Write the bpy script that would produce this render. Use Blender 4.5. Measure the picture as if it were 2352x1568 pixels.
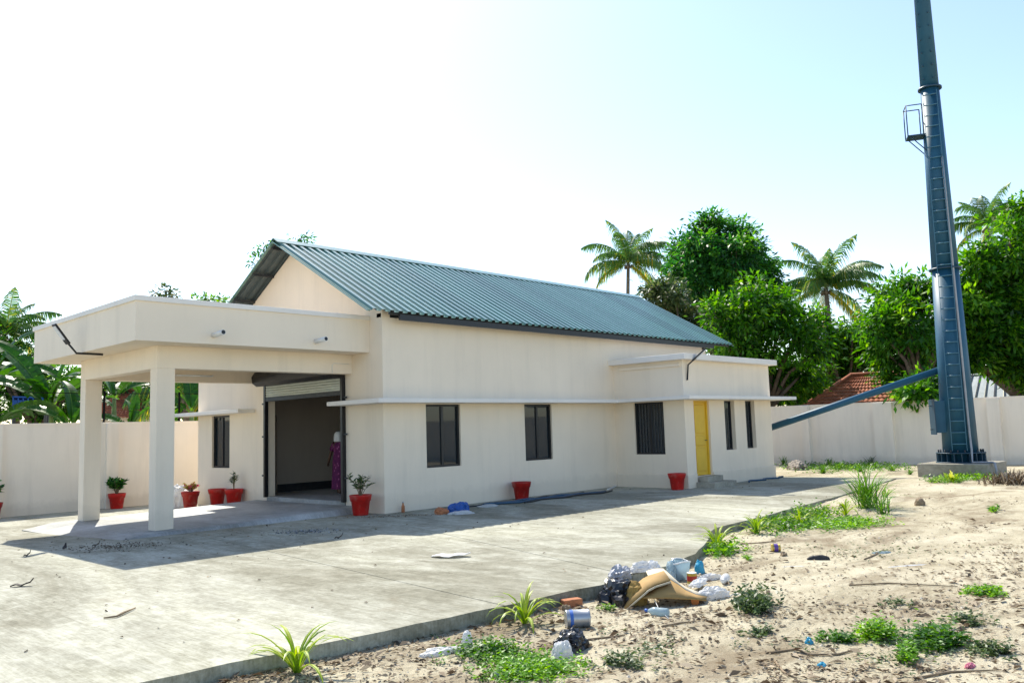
import bpy, bmesh, math, random
import numpy as np
from mathutils import Vector, Matrix, noise
for o in list(bpy.data.objects): bpy.data.objects.remove(o)
scene = bpy.context.scene
COL = scene.collection
rad = math.radians
random.seed(7); rng = np.random.default_rng(11)

# ------------------------------------------------------------------ camera, sky, sun, exposure
FPX, PITCH, ROLL, YAW = 1929.88, 0.1035, -0.0311, 0.7640
CAM = Vector((-11.437, -14.960, 1.754))
_cp, _sp, _cy, _sy = math.cos(PITCH), math.sin(PITCH), math.cos(YAW), math.sin(YAW)
FWD = Vector((_cp*_cy, _cp*_sy, _sp)); _r = Vector((_sy, -_cy, 0)); _u = _r.cross(FWD)
RGT = _r*math.cos(ROLL) + _u*math.sin(ROLL); UPV = -_r*math.sin(ROLL) + _u*math.cos(ROLL)
cd = bpy.data.cameras.new('camera'); cam = bpy.data.objects.new('camera', cd); COL.objects.link(cam)
cd.sensor_width = 36; cd.sensor_fit = 'HORIZONTAL'; cd.lens = FPX/2352*36; cd.clip_start = .05; cd.clip_end = 3000
cam.matrix_world = Matrix(((RGT.x, UPV.x, -FWD.x, CAM.x), (RGT.y, UPV.y, -FWD.y, CAM.y), (RGT.z, UPV.z, -FWD.z, CAM.z), (0, 0, 0, 1)))
scene.camera = cam
SUN_EL, SUN_AZ = rad(50.0), rad(67.0)
w = bpy.data.worlds.new('World'); scene.world = w; w.use_nodes = True
nt = w.node_tree; bg = nt.nodes['Background']
sky = nt.nodes.new('ShaderNodeTexSky'); sky.sky_type = 'NISHITA'; sky.sun_disc = False
sky.sun_elevation = SUN_EL; sky.sun_rotation = math.pi/2 - SUN_AZ
sky.altitude = 0; sky.air_density = 1.0; sky.dust_density = 0.7; sky.ozone_density = 1.0
nt.links.new(sky.outputs[0], bg.inputs[0]); bg.inputs[1].default_value = 0.15
sd = bpy.data.lights.new('sun', 'SUN'); sun = bpy.data.objects.new('sun', sd); COL.objects.link(sun)
sd.energy = 4.2; sd.angle = rad(.55); sd.color = (1.0, .945, .82)
sdir = Vector((math.cos(SUN_EL)*math.cos(SUN_AZ), math.cos(SUN_EL)*math.sin(SUN_AZ), math.sin(SUN_EL)))
sun.rotation_euler = sdir.to_track_quat('Z', 'Y').to_euler(); sun.location = (0, 0, 30)
vs = scene.view_settings; vs.view_transform = 'Standard'; vs.look = 'None'; vs.gamma = 1; vs.use_curve_mapping = False
vs.exposure = 0.80

# ------------------------------------------------------------------ pixel rays (survey of the place)
def ray(u, v): return RGT*((u-1176)/FPX) + UPV*((784-v)/FPX) + FWD
def on(u, v, ax, val):
    d = ray(u, v); return CAM + d*((val-CAM[ax])/d[ax])
def D(u, v, depth): return CAM + ray(u, v)*depth
def sst(t): t = min(1, max(0, t)); return t*t*(3-2*t)
EDGE = [(-60, -4.2), (-8.82, -8.54), (-3.9, -8.97), (-2.13, -8.87), (-1.02, -8.5), (1.16, -7.43), (2.17, -7.36), (8.15, -6.74), (13.8, -5.9)]
def yfront(x):
    for (a, b), (c, d) in zip(EDGE, EDGE[1:]):
        if x <= c: return b + (d-b)*(x-a)/(c-a)
    return -5.9
def sandz(x, y):
    b = -.135 + .125*sst((x-1)/9)
    n = noise.noise(Vector((x*.45, y*.45, 3)))*.03 + noise.noise(Vector((x*1.7, y*1.7, 9)))*.014 + noise.noise(Vector((x*5, y*5, 1)))*.008
    b += n
    if x < 13.85:
        d = y - yfront(x)
        if d > .12: return -.4
        if d > -.5: b = min(b, -.03) 
    if x > 14.3: b = max(b, -.05)
    return b
def G(u, v):
    P = on(u, v, 2, -.1)
    for _ in range(4): P = on(u, v, 2, max(sandz(P.x, P.y), -.2))
    return P
def Gs(u, v, z=0.0): return on(u, v, 2, z)

# ------------------------------------------------------------------ helpers
WL = {}
def tag(o, label=None, cat=None, group=None, kind=None):
    if label: o['label'] = label
    if cat: o['category'] = cat
    if group: o['group'] = group
    if kind: o['kind'] = kind
    return o
def thing(name, loc, label, cat, group=None, rz=0):
    o = bpy.data.objects.new(name, None); COL.objects.link(o); o.location = loc; o.rotation_euler = (0, 0, rz)
    o.empty_display_size = .2
    WL[o] = Vector(loc); return tag(o, label, cat, group)
def link(name, me, parent=None):
    o = bpy.data.objects.new(name, me); COL.objects.link(o)
    if parent is not None: o.parent = parent
    return o
def dup_tree(o, parent=None):
    c = o.copy(); COL.objects.link(c); c.parent = parent
    for ch in list(o.children): dup_tree(ch, c)
    return c
class MB:
    def __init__(s): s.v = []; s.f = []; s.sm = []
    def add(s, vs, fs, smooth=False):
        n = len(s.v); s.v += [tuple(q) for q in vs]; s.f += [tuple(i+n for i in f) for f in fs]; s.sm += [smooth]*len(fs); return s
    def box(s, x0, x1, y0, y1, z0, z1):
        vs = [(x, y, z) for z in (z0, z1) for x, y in ((x0, y0), (x1, y0), (x1, y1), (x0, y1))]
        return s.add(vs, [(3, 2, 1, 0), (4, 5, 6, 7), (0, 1, 5, 4), (1, 2, 6, 5), (2, 3, 7, 6), (3, 0, 4, 7)])
    def obox(s, c, ax, ay, az):
        c = Vector(c); ax, ay, az = Vector(ax), Vector(ay), Vector(az)
        vs = [c+ax*i+ay*j+az*k for k in (-1, 1) for i, j in ((-1, -1), (1, -1), (1, 1), (-1, 1))]
        return s.add(vs, [(3, 2, 1, 0), (4, 5, 6, 7), (0, 1, 5, 4), (1, 2, 6, 5), (2, 3, 7, 6), (3, 0, 4, 7)])
    def bar(s, a, b, wd, ht, up=(0, 0, 1)):
        a, b = Vector(a), Vector(b); d = (b-a); L = d.length; d.normalize(); up = Vector(up)
        if abs(d.dot(up)) > .99: up = Vector((1, 0, 0))
        sx = d.cross(up).normalized(); uz = sx.cross(d)
        return s.obox((a+b)/2, d*L/2, sx*wd/2, uz*ht/2)
    def prism(s, poly, z0, z1):
        n = len(poly); zt = z1 if callable(z1) else (lambda x, y: z1)
        vs = [(x, y, z0) for x, y in poly] + [(x, y, zt(x, y)) for x, y in poly]
        return s.add(vs, [tuple(range(n-1, -1, -1)), tuple(range(n, 2*n))] + [(i, (i+1) % n, n+(i+1) % n, n+i) for i in range(n)])
    def tube(s, pts, rs, n=8, smooth=True, cap=True):
        pts = [Vector(p) for p in pts]
        if not isinstance(rs, (list, tuple)): rs = [rs]*len(pts)
        base = len(s.v); prev = None
        for i, (p, r) in enumerate(zip(pts, rs)):
            d = (pts[min(i+1, len(pts)-1)] - pts[max(i-1, 0)])
            d = d.normalized() if d.length > 1e-9 else Vector((0, 0, 1))
            if prev is None:
                a = Vector((0, 0, 1)) if abs(d.z) < .9 else Vector((1, 0, 0))
                sx = d.cross(a).normalized()
            else: sx = (prev - d*prev.dot(d)).normalized()
            prev = sx; sy = d.cross(sx)
            for k in range(n):
                t = 2*math.pi*k/n; s.v.append(tuple(p + sx*(r*math.cos(t)) + sy*(r*math.sin(t))))
        for i in range(len(pts)-1):
            for k in range(n):
                a = base+i*n+k; b = base+i*n+(k+1) % n
                s.f.append((a, b, b+n, a+n)); s.sm.append(smooth)
        if cap:
            s.f.append(tuple(base+k for k in range(n-1, -1, -1))); s.sm.append(False)
            e = base+(len(pts)-1)*n; s.f.append(tuple(e+k for k in range(n))); s.sm.append(False)
        return s
    def lathe(s, prof, n=24, c=(0, 0, 0), smooth=True, cap0=True, cap1=True):
        base = len(s.v); cx, cy, cz = c
        for r, z in prof:
            for k in range(n):
                t = 2*math.pi*k/n; s.v.append((cx+r*math.cos(t), cy+r*math.sin(t), cz+z))
        for i in range(len(prof)-1):
            for k in range(n):
                a = base+i*n+k; b = base+i*n+(k+1) % n
                s.f.append((a, b, b+n, a+n)); s.sm.append(smooth)
        if cap0: s.f.append(tuple(base+k for k in range(n-1, -1, -1))); s.sm.append(False)
        if cap1: e = base+(len(prof)-1)*n; s.f.append(tuple(e+k for k in range(n))); s.sm.append(False)
        return s
    def mesh(s, name, mat, off=None):
        me = bpy.data.meshes.new(name)
        vs = s.v if off is None else [(x-off.x, y-off.y, z-off.z) for x, y, z in s.v]
        me.from_pydata(vs, [], s.f); me.polygons.foreach_set('use_smooth', s.sm)
        if mat: me.materials.append(mat)
        me.update(); return me
    def build(s, name, mat, parent=None, label=None, bevel=0):
        off = WL.get(parent) if parent is not None else None
        o = link(name, s.mesh(name, mat, off), parent)
        WL[o] = off if off is not None else Vector((0, 0, 0))
        if label: o['label'] = label
        if bevel:
            m = o.modifiers.new('b', 'BEVEL'); m.width = bevel; m.segments = 2; m.limit_method = 'ANGLE'
        return o
def single(mb, name, mat, loc, label, cat, group=None, bevel=0):
    """one-mesh thing: vertices given in world space, origin moved to loc"""
    o = link(name, mb.mesh(name, mat, Vector(loc))); o.location = loc; WL[o] = Vector(loc)
    if bevel:
        m = o.modifiers.new('b', 'BEVEL'); m.width = bevel; m.segments = 2; m.limit_method = 'ANGLE'
    return tag(o, label, cat, group)

# ------------------------------------------------------------------ materials
MATS = {}
def newmat(name):
    m = bpy.data.materials.new(name); m.use_nodes = True; MATS[name] = m
    return m, m.node_tree, m.node_tree.nodes['Principled BSDF']
def N(nt, t, **kw):
    n = nt.nodes.new(t)
    for k, v in kw.items():
        if k in n.inputs: n.inputs[k].default_value = v
        else: setattr(n, k, v)
    return n
def ramp(nt, fac, stops):
    r = nt.nodes.new('ShaderNodeValToRGB'); e = r.color_ramp.elements
    while len(e) < len(stops): e.new(.5)
    for q, (p, c) in zip(e, stops): q.position = p; q.color = (*c, 1) if len(c) == 3 else c
    nt.links.new(fac, r.inputs[0]); return r.outputs[0]
def mixc(nt, fac, a, b, mode='MIX'):
    m = nt.nodes.new('ShaderNodeMix'); m.data_type = 'RGBA'; m.blend_type = mode
    for i, q in ((0, fac), (6, a), (7, b)):
        if hasattr(q, 'is_output'): nt.links.new(q, m.inputs[i])
        else: m.inputs[i].default_value = (*q, 1) if isinstance(q, tuple) else q
    return m.outputs[2]
def coords(nt, scale=(1, 1, 1), rot=(0, 0, 0), kind='Object'):
    t = nt.nodes.new('ShaderNodeTexCoord'); mp = nt.nodes.new('ShaderNodeMapping')
    mp.inputs['Scale'].default_value = scale; mp.inputs['Rotation'].default_value = rot
    nt.links.new(t.outputs[kind], mp.inputs[0]); return mp.outputs[0]
def nz(nt, co, scale, detail=4, rough=.55, dist=0):
    n = N(nt, 'ShaderNodeTexNoise', Scale=scale, Detail=detail, Roughness=rough, Distortion=dist)
    nt.links.new(co, n.inputs['Vector']); return n.outputs[0]
def bump(nt, b, h, strength, dist):
    n = N(nt, 'ShaderNodeBump', Strength=strength, Distance=dist); nt.links.new(h, n.inputs['Height']); nt.links.new(n.outputs[0], b.inputs['Normal'])
def plain(name, col, rough=.6, metal=0, var=.12, scale=6, bmp=0, spec=.5):
    m, nt, b = newmat(name); co = coords(nt)
    n = nz(nt, co, scale, 5)
    lo = tuple(c*(1-var) for c in col); hi = tuple(min(1, c*(1+var)) for c in col)
    nt.links.new(ramp(nt, n, [(.3, lo), (.7, hi)]), b.inputs['Base Color'])
    b.inputs['Roughness'].default_value = rough; b.inputs['Metallic'].default_value = metal; b.inputs['Specular IOR Level'].default_value = spec
    if bmp: bump(nt, b, nz(nt, co, scale*6, 4), bmp, .01)
    return m
def plaster(name, col, dirt=.5):
    m, nt, b = newmat(name); co = coords(nt)
    big = nz(nt, co, .55, 5, .6); fine = nz(nt, co, 14, 5, .6)
    streak = nz(nt, coords(nt, (2.2, 2.2, .25)), 1.3, 6, .65)
    c1 = ramp(nt, big, [(.3, tuple(c*.94 for c in col)), (.7, tuple(min(1, c*1.03) for c in col))])
    f = ramp(nt, streak, [(.50, (0, 0, 0)), (.74, (1, 1, 1))])
    mf = nt.nodes.new('ShaderNodeMath'); mf.operation = 'MULTIPLY'; mf.inputs[1].default_value = .22*dirt; nt.links.new(f, mf.inputs[0])
    c2 = mixc(nt, mf.outputs[0], c1, tuple(c*.5 for c in col))
    # splashed mud: irregular tide-line of dirt on the lowest 20 cm
    sep = nt.nodes.new('ShaderNodeSeparateXYZ'); nt.links.new(coords(nt), sep.inputs[0])
    nd = nz(nt, coords(nt), 2.5, 6, .7)
    ma = nt.nodes.new('ShaderNodeMath'); ma.operation = 'MULTIPLY_ADD'; nt.links.new(nd, ma.inputs[0]); ma.inputs[1].default_value = -.55; nt.links.new(sep.outputs[2], ma.inputs[2])
    f2 = ramp(nt, ma.outputs[0], [(-.0, (.5, .5, .5)), (.16, (0, 0, 0))])
    md = nt.nodes.new('ShaderNodeMath'); md.operation = 'MULTIPLY'; md.inputs[1].default_value = .38*dirt; nt.links.new(f2, md.inputs[0])
    ad = nt.nodes.new('ShaderNodeMath'); ad.operation = 'ADD'; ad.inputs[1].default_value = .35
    nt.links.new(mixc(nt, md.outputs[0], c2, (.30, .25, .18)), b.inputs['Base Color'])
    b.inputs['Roughness'].default_value = .82; b.inputs['Specular IOR Level'].default_value = .25
    bump(nt, b, fine, .12, .01); return m
def foliage(name, cols, trans=.4, rough=.45):
    m, nt, b = newmat(name); at = nt.nodes.new('ShaderNodeAttribute'); at.attribute_name = 'tint'
    c = ramp(nt, at.outputs['Fac'], [(i/(len(cols)-1), k) for i, k in enumerate(cols)])
    nt.links.new(c, b.inputs['Base Color']); b.inputs['Roughness'].default_value = rough; b.inputs['Specular IOR Level'].default_value = .4
    tr = nt.nodes.new('ShaderNodeBsdfTranslucent'); hs = N(nt, 'ShaderNodeHueSaturation', Saturation=1.15, Value=1.7, Hue=.485); nt.links.new(c, hs.inputs['Color'])
    nt.links.new(hs.outputs[0], tr.inputs[0])
    mx = nt.nodes.new('ShaderNodeMixShader'); mx.inputs[0].default_value = trans
    nt.links.new(b.outputs[0], mx.inputs[1]); nt.links.new(tr.outputs[0], mx.inputs[2])
    nt.links.new(mx.outputs[0], nt.nodes['Material Output'].inputs[0]); return m
def sheet_plastic(name, col, rough=.3, trans=.35, var=.1):
    m, nt, b = newmat(name); co = coords(nt)
    c = ramp(nt, nz(nt, co, 9, 4), [(.3, tuple(k*(1-var) for k in col)), (.7, col)])
    nt.links.new(c, b.inputs['Base Color']); b.inputs['Roughness'].default_value = rough
    tr = nt.nodes.new('ShaderNodeBsdfTranslucent'); nt.links.new(c, tr.inputs[0]); mx = nt.nodes.new('ShaderNodeMixShader'); mx.inputs[0].default_value = trans
    nt.links.new(b.outputs[0], mx.inputs[1]); nt.links.new(tr.outputs[0], mx.inputs[2]); nt.links.new(mx.outputs[0], nt.nodes['Material Output'].inputs[0])
    bump(nt, b, nz(nt, co, 25, 3), .3, .01); return m

WALL = (.885, .76, .605)
m_wall = plaster('cream_plaster', WALL, .7)
m_cwall = plaster('compound_plaster', (.89, .80, .68), 1.0)
m_trim = plaster('white_trim', (.84, .79, .73), .5)
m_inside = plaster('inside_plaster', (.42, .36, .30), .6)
def concrete(name, lo, mid, hi, stain, rough=.85):
    m, nt, b = newmat(name); co = coords(nt)
    st = nz(nt, coords(nt, (1.0, .32, 1), (0, 0, rad(62))), 2.6, 8, .68, .4)
    bl = nz(nt, co, .38, 6, .62, .3); fi = nz(nt, co, 34, 5, .7)
    br = nz(nt, coords(nt, (9, .35, 1), (0, 0, rad(-8))), 4.5, 5, .7)
    c = ramp(nt, st, [(.42, lo), (.5, mid), (.59, hi)])
    c = mixc(nt, .36, c, ramp(nt, bl, [(.40, lo), (.52, mid), (.60, hi)]))
    wp = nz(nt, coords(nt, (1, 1, 1), (0, 0, .7)), 5.5, 6, .7, .8)
    c = mixc(nt, .35, c, ramp(nt, wp, [(.38, tuple(k*.85 for k in lo)), (.5, mid), (.62, tuple(min(1, k*1.15) for k in hi))]))
    c = mixc(nt, .14, c, ramp(nt, fi, [(.40, tuple(k*.55 for k in lo)), (.60, hi)]))
    f2 = nz(nt, coords(nt, (1, .4, 1), (0, 0, rad(50))), 15, 7, .75, .6)
    c = mixc(nt, .16, c, ramp(nt, f2, [(.42, tuple(k*.7 for k in lo)), (.5, mid), (.58, tuple(min(1, k*1.2) for k in hi))]))
    c = mixc(nt, .20, c, ramp(nt, br, [(.40, tuple(k*.75 for k in lo)), (.60, hi)]))
    br2 = ramp(nt, nz(nt, coords(nt, (1, .5, 1), (0, 0, rad(40))), .33, 7, .68, .9), [(.40, (.62, .60, .54)), (.5, (1, 1, 1)), (.62, (1.22, 1.22, 1.2))])
    c = mixc(nt, .85, c, br2, 'MULTIPLY')
    sp = ramp(nt, nz(nt, co, 1.15, 7, .7, .6), [(.60, (0, 0, 0)), (.72, (1, 1, 1))])
    mm = nt.nodes.new('ShaderNodeMath'); mm.operation = 'MULTIPLY'; mm.inputs[1].default_value = .42; nt.links.new(sp, mm.inputs[0])
    c = mixc(nt, mm.outputs[0], c, stain)
    nt.links.new(c, b.inputs['Base Color']); b.inputs['Roughness'].default_value = rough; b.inputs['Specular IOR Level'].default_value = .3
    ad = nt.nodes.new('ShaderNodeMath'); ad.operation = 'ADD'; nt.links.new(br, ad.inputs[0]); nt.links.new(fi, ad.inputs[1])
    bump(nt, b, ad.outputs[0], .35, .012); return m
m_conc = concrete('yard_concrete', (.185, .175, .118), (.30, .288, .218), (.50, .49, .41), (.17, .135, .08))
m_cem = concrete('cement_screed', (.28, .29, .29), (.36, .375, .38), (.46, .47, .475), (.27, .27, .26), .6)
m_rough = concrete('rough_concrete', (.24, .22, .17), (.34, .31, .25), (.44, .41, .34), (.16, .14, .10))
def sandmat():
    m, nt, b = newmat('sand'); co = coords(nt)
    bl = nz(nt, co, .5, 6, .65, .5); md = nz(nt, co, 3.2, 8, .72, .5); fi = nz(nt, co, 60, 4, .7); st = nz(nt, coords(nt, (.45, 1.6, 1), (0, 0, rad(-46))), 1.6, 7, .65, .3)
    c = ramp(nt, md, [(.30, (.19, .155, .09)), (.46, (.43, .375, .245)), (.60, (.62, .565, .40))])
    c = mixc(nt, .45, c, ramp(nt, bl, [(.38, (.25, .21, .14)), (.5, (.46, .405, .285)), (.60, (.68, .62, .48))]))
    c = mixc(nt, .3, c, ramp(nt, st, [(.36, (.22, .175, .11)), (.58, (.64, .57, .42))]))
    c = mixc(nt, .28, c, ramp(nt, fi, [(.32, (.12, .09, .055)), (.6, (.66, .59, .44))]))
    # patches of darker humus where leaves have rotted
    hm = ramp(nt, nz(nt, coords(nt, (.5, 1.2, 1), (0, 0, rad(-46))), .75, 8, .74, .8), [(.50, (0, 0, 0)), (.62, (1, 1, 1))])
    mm = nt.nodes.new('ShaderNodeMath'); mm.operation = 'MULTIPLY'; mm.inputs[1].default_value = .62; nt.links.new(hm, mm.inputs[0])
    c = mixc(nt, mm.outputs[0], c, (.16, .11, .065))
    nt.links.new(c, b.inputs['Base Color']); b.inputs['Roughness'].default_value = .95; b.inputs['Specular IOR Level'].default_value = .1
    ad = nt.nodes.new('ShaderNodeMath'); ad.operation = 'MULTIPLY_ADD'; nt.links.new(md, ad.inputs[0]); ad.inputs[1].default_value = 3; nt.links.new(fi, ad.inputs[2])
    bump(nt, b, ad.outputs[0], .75, .02); return m
m_sand = sandmat()
def roofmat():
    m, nt, b = newmat('green_roof_sheet'); co = coords(nt)
    c = ramp(nt, nz(nt, coords(nt, (3, .5, .5)), .8, 5), [(.3, (.08, .185, .145)), (.7, (.105, .235, .185))])
    nt.links.new(c, b.inputs['Base Color']); b.inputs['Roughness'].default_value = .34; b.inputs['Specular IOR Level'].default_value = .8
    b.inputs['Coat Weight'].default_value = .45; b.inputs['Coat Roughness'].default_value = .22; return m
m_roof = roofmat()
def fade(m):
    nt = m.node_tree; b = nt.nodes['Principled BSDF']; src = b.inputs['Base Color'].links[0].from_socket; oi = nt.nodes.new('ShaderNodeObjectInfo'); hs = nt.nodes.new('ShaderNodeHueSaturation'); mr = nt.nodes.new('ShaderNodeMapRange'); mr.inputs['To Min'].default_value = .82; mr.inputs['To Max'].default_value = 1.22
    nt.links.new(oi.outputs['Random'], mr.inputs['Value']); nt.links.new(mr.outputs[0], hs.inputs['Value']); nt.links.new(src, hs.inputs['Color']); nt.links.new(hs.outputs[0], b.inputs['Base Color'])
fade(m_roof)
m_under = plain('sheet_underside', (.075, .10, .105), .55, .1, .1, 2)
m_steel = plain('dark_steel', (.035, .04, .045), .5, .3, .2, 8)
m_bar = plain('grille_paint', (.07, .075, .08), .5)
m_black = plain('black_frame', (.012, .013, .016), .35, .1, .2, 10)
m_blue = plain('blue_paint', (.016, .088, .15), .5, 0, .15, 1.2, .03, .35)
m_rung = plain('light_blue_paint', (.06, .17, .24), .45)
m_blue2 = plain('dark_blue_paint', (.012, .05, .085), .45, 0, .15, 2)
m_yellow = plain('yellow_paint', (.74, .46, .03), .45, 0, .06, 3)
m_red = plain('red_plastic', (.50, .012, .008), .42, 0, .18, 7)
def weather(m, amt):
    nt = m.node_tree; b = nt.nodes['Principled BSDF']; src = b.inputs['Base Color'].links[0].from_socket; oi = nt.nodes.new('ShaderNodeObjectInfo')
    hs = nt.nodes.new('ShaderNodeHueSaturation'); mr = nt.nodes.new('ShaderNodeMapRange'); mr.inputs['To Min'].default_value = 1-amt; mr.inputs['To Max'].default_value = 1+amt*.6
    nt.links.new(oi.outputs['Random'], mr.inputs['Value']); nt.links.new(mr.outputs[0], hs.inputs['Value']); nt.links.new(src, hs.inputs['Color'])
    du = ramp(nt, nz(nt, coords(nt), 5, 6, .7, .5), [(.55, (0, 0, 0)), (.75, (.35, .35, .35))])
    nt.links.new(mixc(nt, du, hs.outputs[0], (.42, .33, .26)), b.inputs['Base Color'])
weather(m_red, .25)
m_soil = plain('potting_soil', (.05, .035, .022), .95, 0, .4, 20, .6)
m_pvc = plain('white_pvc', (.75, .74, .72), .35)
m_slat = plain('shutter_slat', (.62, .64, .56), .45, .1, .06, 5)
m_wire = plain('black_cable', (.015, .017, .02), .5)
m_fence = plain('rusty_black', (.012, .012, .012), 1.0, spec=.0)
m_hose = plain('blue_hose', (.02, .07, .13), .45)
m_bark = plain('bark', (.14, .10, .07), .9, 0, .4, 5, .8)
m_palmbark = plain('palm_bark', (.17, .135, .10), .9, 0, .35, 5, .8)
m_card = plain('cardboard', (.36, .22, .075), .85, 0, .12, 5, .1)
m_cardw = plain('white_card', (.60, .52, .38), .8, 0, .08, 5)
m_sack = plain('brown_sack', (.34, .21, .055), .9, 0, .2, 12, .5)
m_brick = plain('brick', (.42, .16, .07), .9, 0, .25, 14, .4)
m_tin = plain('grey_tin', (.42, .43, .45), .35, .6, .1, 5)
m_tintop = plain('white_lid', (.78, .78, .76), .4)
m_redlabel = plain('red_label', (.45, .03, .02), .4)
m_gold = plain('gold_tin', (.55, .40, .08), .35, .5)
m_purple = plain('purple_label', (.12, .06, .30), .45)
m_bluelabel = plain('blue_label', (.05, .15, .50), .45)
m_wood = plain('dry_wood', (.26, .19, .12), .9, 0, .3, 12, .4)
m_skin = plain('brown_skin', (.12, .06, .035), .55)
m_hair = plain('black_hair', (.01, .008, .008), .5)
m_cloth = None
m_shoe = plain('dark_rubber', (.02, .02, .022), .6)
p_black = sheet_plastic('black_plastic', (.015, .015, .018), .25, .05)
p_white = sheet_plastic('white_plastic', (.82, .82, .82), .35, .4)
p_grey = sheet_plastic('grey_plastic', (.50, .51, .55), .3, .3)
p_blue = sheet_plastic('blue_plastic', (.02, .10, .40), .3, .1)
p_cyan = sheet_plastic('cyan_plastic', (.05, .42, .62), .3, .3)
p_clear = sheet_plastic('clear_plastic', (.55, .66, .70), .12, .5)
p_orange = sheet_plastic('orange_plastic', (.75, .22, .04), .35, .2)
m_leafA = foliage('mango_leaves', [(.012, .055, .008), (.035, .145, .012), (.075, .235, .016), (.17, .36, .028)], .5)
m_leafB = foliage('dark_leaves', [(.010, .05, .016), (.024, .115, .028), (.05, .20, .032), (.12, .31, .04)], .45)
m_leafC = foliage('olive_leaves', [(.025, .055, .018), (.045, .085, .025), (.075, .115, .035), (.13, .14, .06)], .35)
m_leafD = foliage('bush_leaves', [(.012, .05, .010), (.035, .125, .016), (.085, .24, .022), (.19, .37, .03)], .46)
m_palm = foliage('palm_fronds', [(.025, .08, .026), (.05, .13, .034), (.10, .20, .045), (.42, .34, .04)], .42)
m_banana = foliage('banana_leaf', [(.010, .05, .006), (.018, .08, .008), (.035, .125, .010), (.14, .30, .02)], .42, .38)
m_lily = foliage('striped_leaf', [(.10, .26, .012), (.24, .38, .02), (.48, .52, .06), (.62, .62, .22)], .35)
m_grass = foliage('green_grass', [(.03, .10, .014), (.06, .17, .018), (.11, .25, .022), (.22, .36, .04)], .4)
m_creep = foliage('creeper_leaves', [(.03, .10, .012), (.07, .20, .012), (.14, .33, .015), (.24, .44, .03)], .42)
m_weed = foliage('dull_weed', [(.03, .06, .025), (.05, .09, .03), (.08, .13, .04), (.13, .18, .06)], .3)
m_litter = foliage('leaf_litter', [(.05, .036, .022), (.12, .085, .052), (.23, .175, .11), (.46, .38, .27)], .1, .8)
m_flower = foliage('pink_flowers', [(.6, .10, .18), (.65, .2, .25), (.7, .5, .1), (.35, .5, .05)], .3)
m_tile = plain('clay_tile', (.36, .115, .055), .85, 0, .35, 3, .3)
m_shedroof = plain('grey_roof_sheet', (.40, .43, .44), .55, .1, .12, 2)
m_bluetarp = plain('blue_tarpaulin', (.012, .035, .11), .95, spec=.0)
m_bulb = plain('tube_glass', (.85, .86, .85), .3)
m_lens = plain('lamp_lens', (.75, .76, .78), .2)
def glass():
    m, nt, b = newmat('dark_glass')
    b.inputs['Base Color'].default_value = (.008, .020, .032, 1); b.inputs['Roughness'].default_value = .03; b.inputs['Specular IOR Level'].default_value = .9
    tr = nt.nodes.new('ShaderNodeBsdfTransparent'); tr.inputs[0].default_value = (.55, .62, .62, 1); mx = nt.nodes.new('ShaderNodeMixShader'); mx.inputs[0].default_value = .35
    nt.links.new(b.outputs[0], mx.inputs[1]); nt.links.new(tr.outputs[0], mx.inputs[2]); nt.links.new(mx.outputs[0], nt.nodes['Material Output'].inputs[0]); return m
m_glass = glass()
def sari():
    m, nt, b = newmat('purple_print'); co = coords(nt, (1, 1, .6))
    v = N(nt, 'ShaderNodeTexVoronoi', Scale=16); nt.links.new(co, v.inputs['Vector'])
    nt.links.new(ramp(nt, v.outputs['Distance'], [(.16, (.45, .14, .32)), (.30, (.15, .015, .09)), (.7, (.11, .01, .08))]), b.inputs['Base Color']); b.inputs['Roughness'].default_value = .85
    return m
m_cloth = sari()

# ------------------------------------------------------------------ ground and yard
def axis(lo, hi, step, far):
    a = [lo + i*step for i in range(int((hi-lo)/step)+1)]
    s = step; x = a[0]; L = []
    while x > -far: s *= 1.28; x -= s; L.append(x)
    s = step; x = a[-1]; Rr = []
    while x < far: s *= 1.28; x += s; Rr.append(x)
    return L[::-1] + a + Rr
xs = axis(-9, 18, .085, 900); ys = axis(-13.6, -4.8, .085, 900)
vv = []; 
for y in ys:
    for x in xs:
        if abs(x) > 60 or abs(y) > 60: vv.append((x, y, -.12 if not (x < 13.8 and -6 < y < 11 and x > -60) else -.4))
        else: vv.append((x, y, sandz(x, y)))
nx = len(xs)
ff = [(j*nx+i, j*nx+i+1, (j+1)*nx+i+1, (j+1)*nx+i) for j in range(len(ys)-1) for i in range(nx-1)]
g = MB(); g.v = vv; g.f = ff; g.sm = [True]*len(ff)
ground = g.build('ground', m_sand); tag(ground, 'pale sandy ground beyond the concrete edge', 'ground', kind='structure')

def slab_z(x, y): return -.018*max(y, 0)
def clip(poly, nxv, nyv, c):      # keep nx*x+ny*y <= c
    out = []
    for (a, b) in zip(poly, poly[1:]+poly[:1]):
        da, db = nxv*a[0]+nyv*a[1]-c, nxv*b[0]+nyv*b[1]-c
        if da <= 0: out.append(a)
        if da*db < 0:
            t = da/(da-db); out.append((a[0]+(b[0]-a[0])*t, a[1]+(b[1]-a[1])*t))
    return out
front = []
for (a, b), (c, d) in zip(EDGE[1:], EDGE[2:]):
    n = max(1, int(math.hypot(c-a, d-b)/.35))
    for i in range(n):
        t = i/n; x, y = a+(c-a)*t, b+(d-b)*t
        front.append((x, y+random.uniform(-.03, .03)))
front = [(-60, -4.2), (-30, -6.7)] + front + [(13.8, -5.9)]
yard_poly = front + [(13.8, 0), (13.8, 11.0), (-60, 11.0)]
yard = bpy.data.objects.new('concrete_yard', None); COL.objects.link(yard); WL[yard] = Vector((0, 0, 0))
tag(yard, 'sunlit concrete yard around the building', 'yard', kind='structure')
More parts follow.
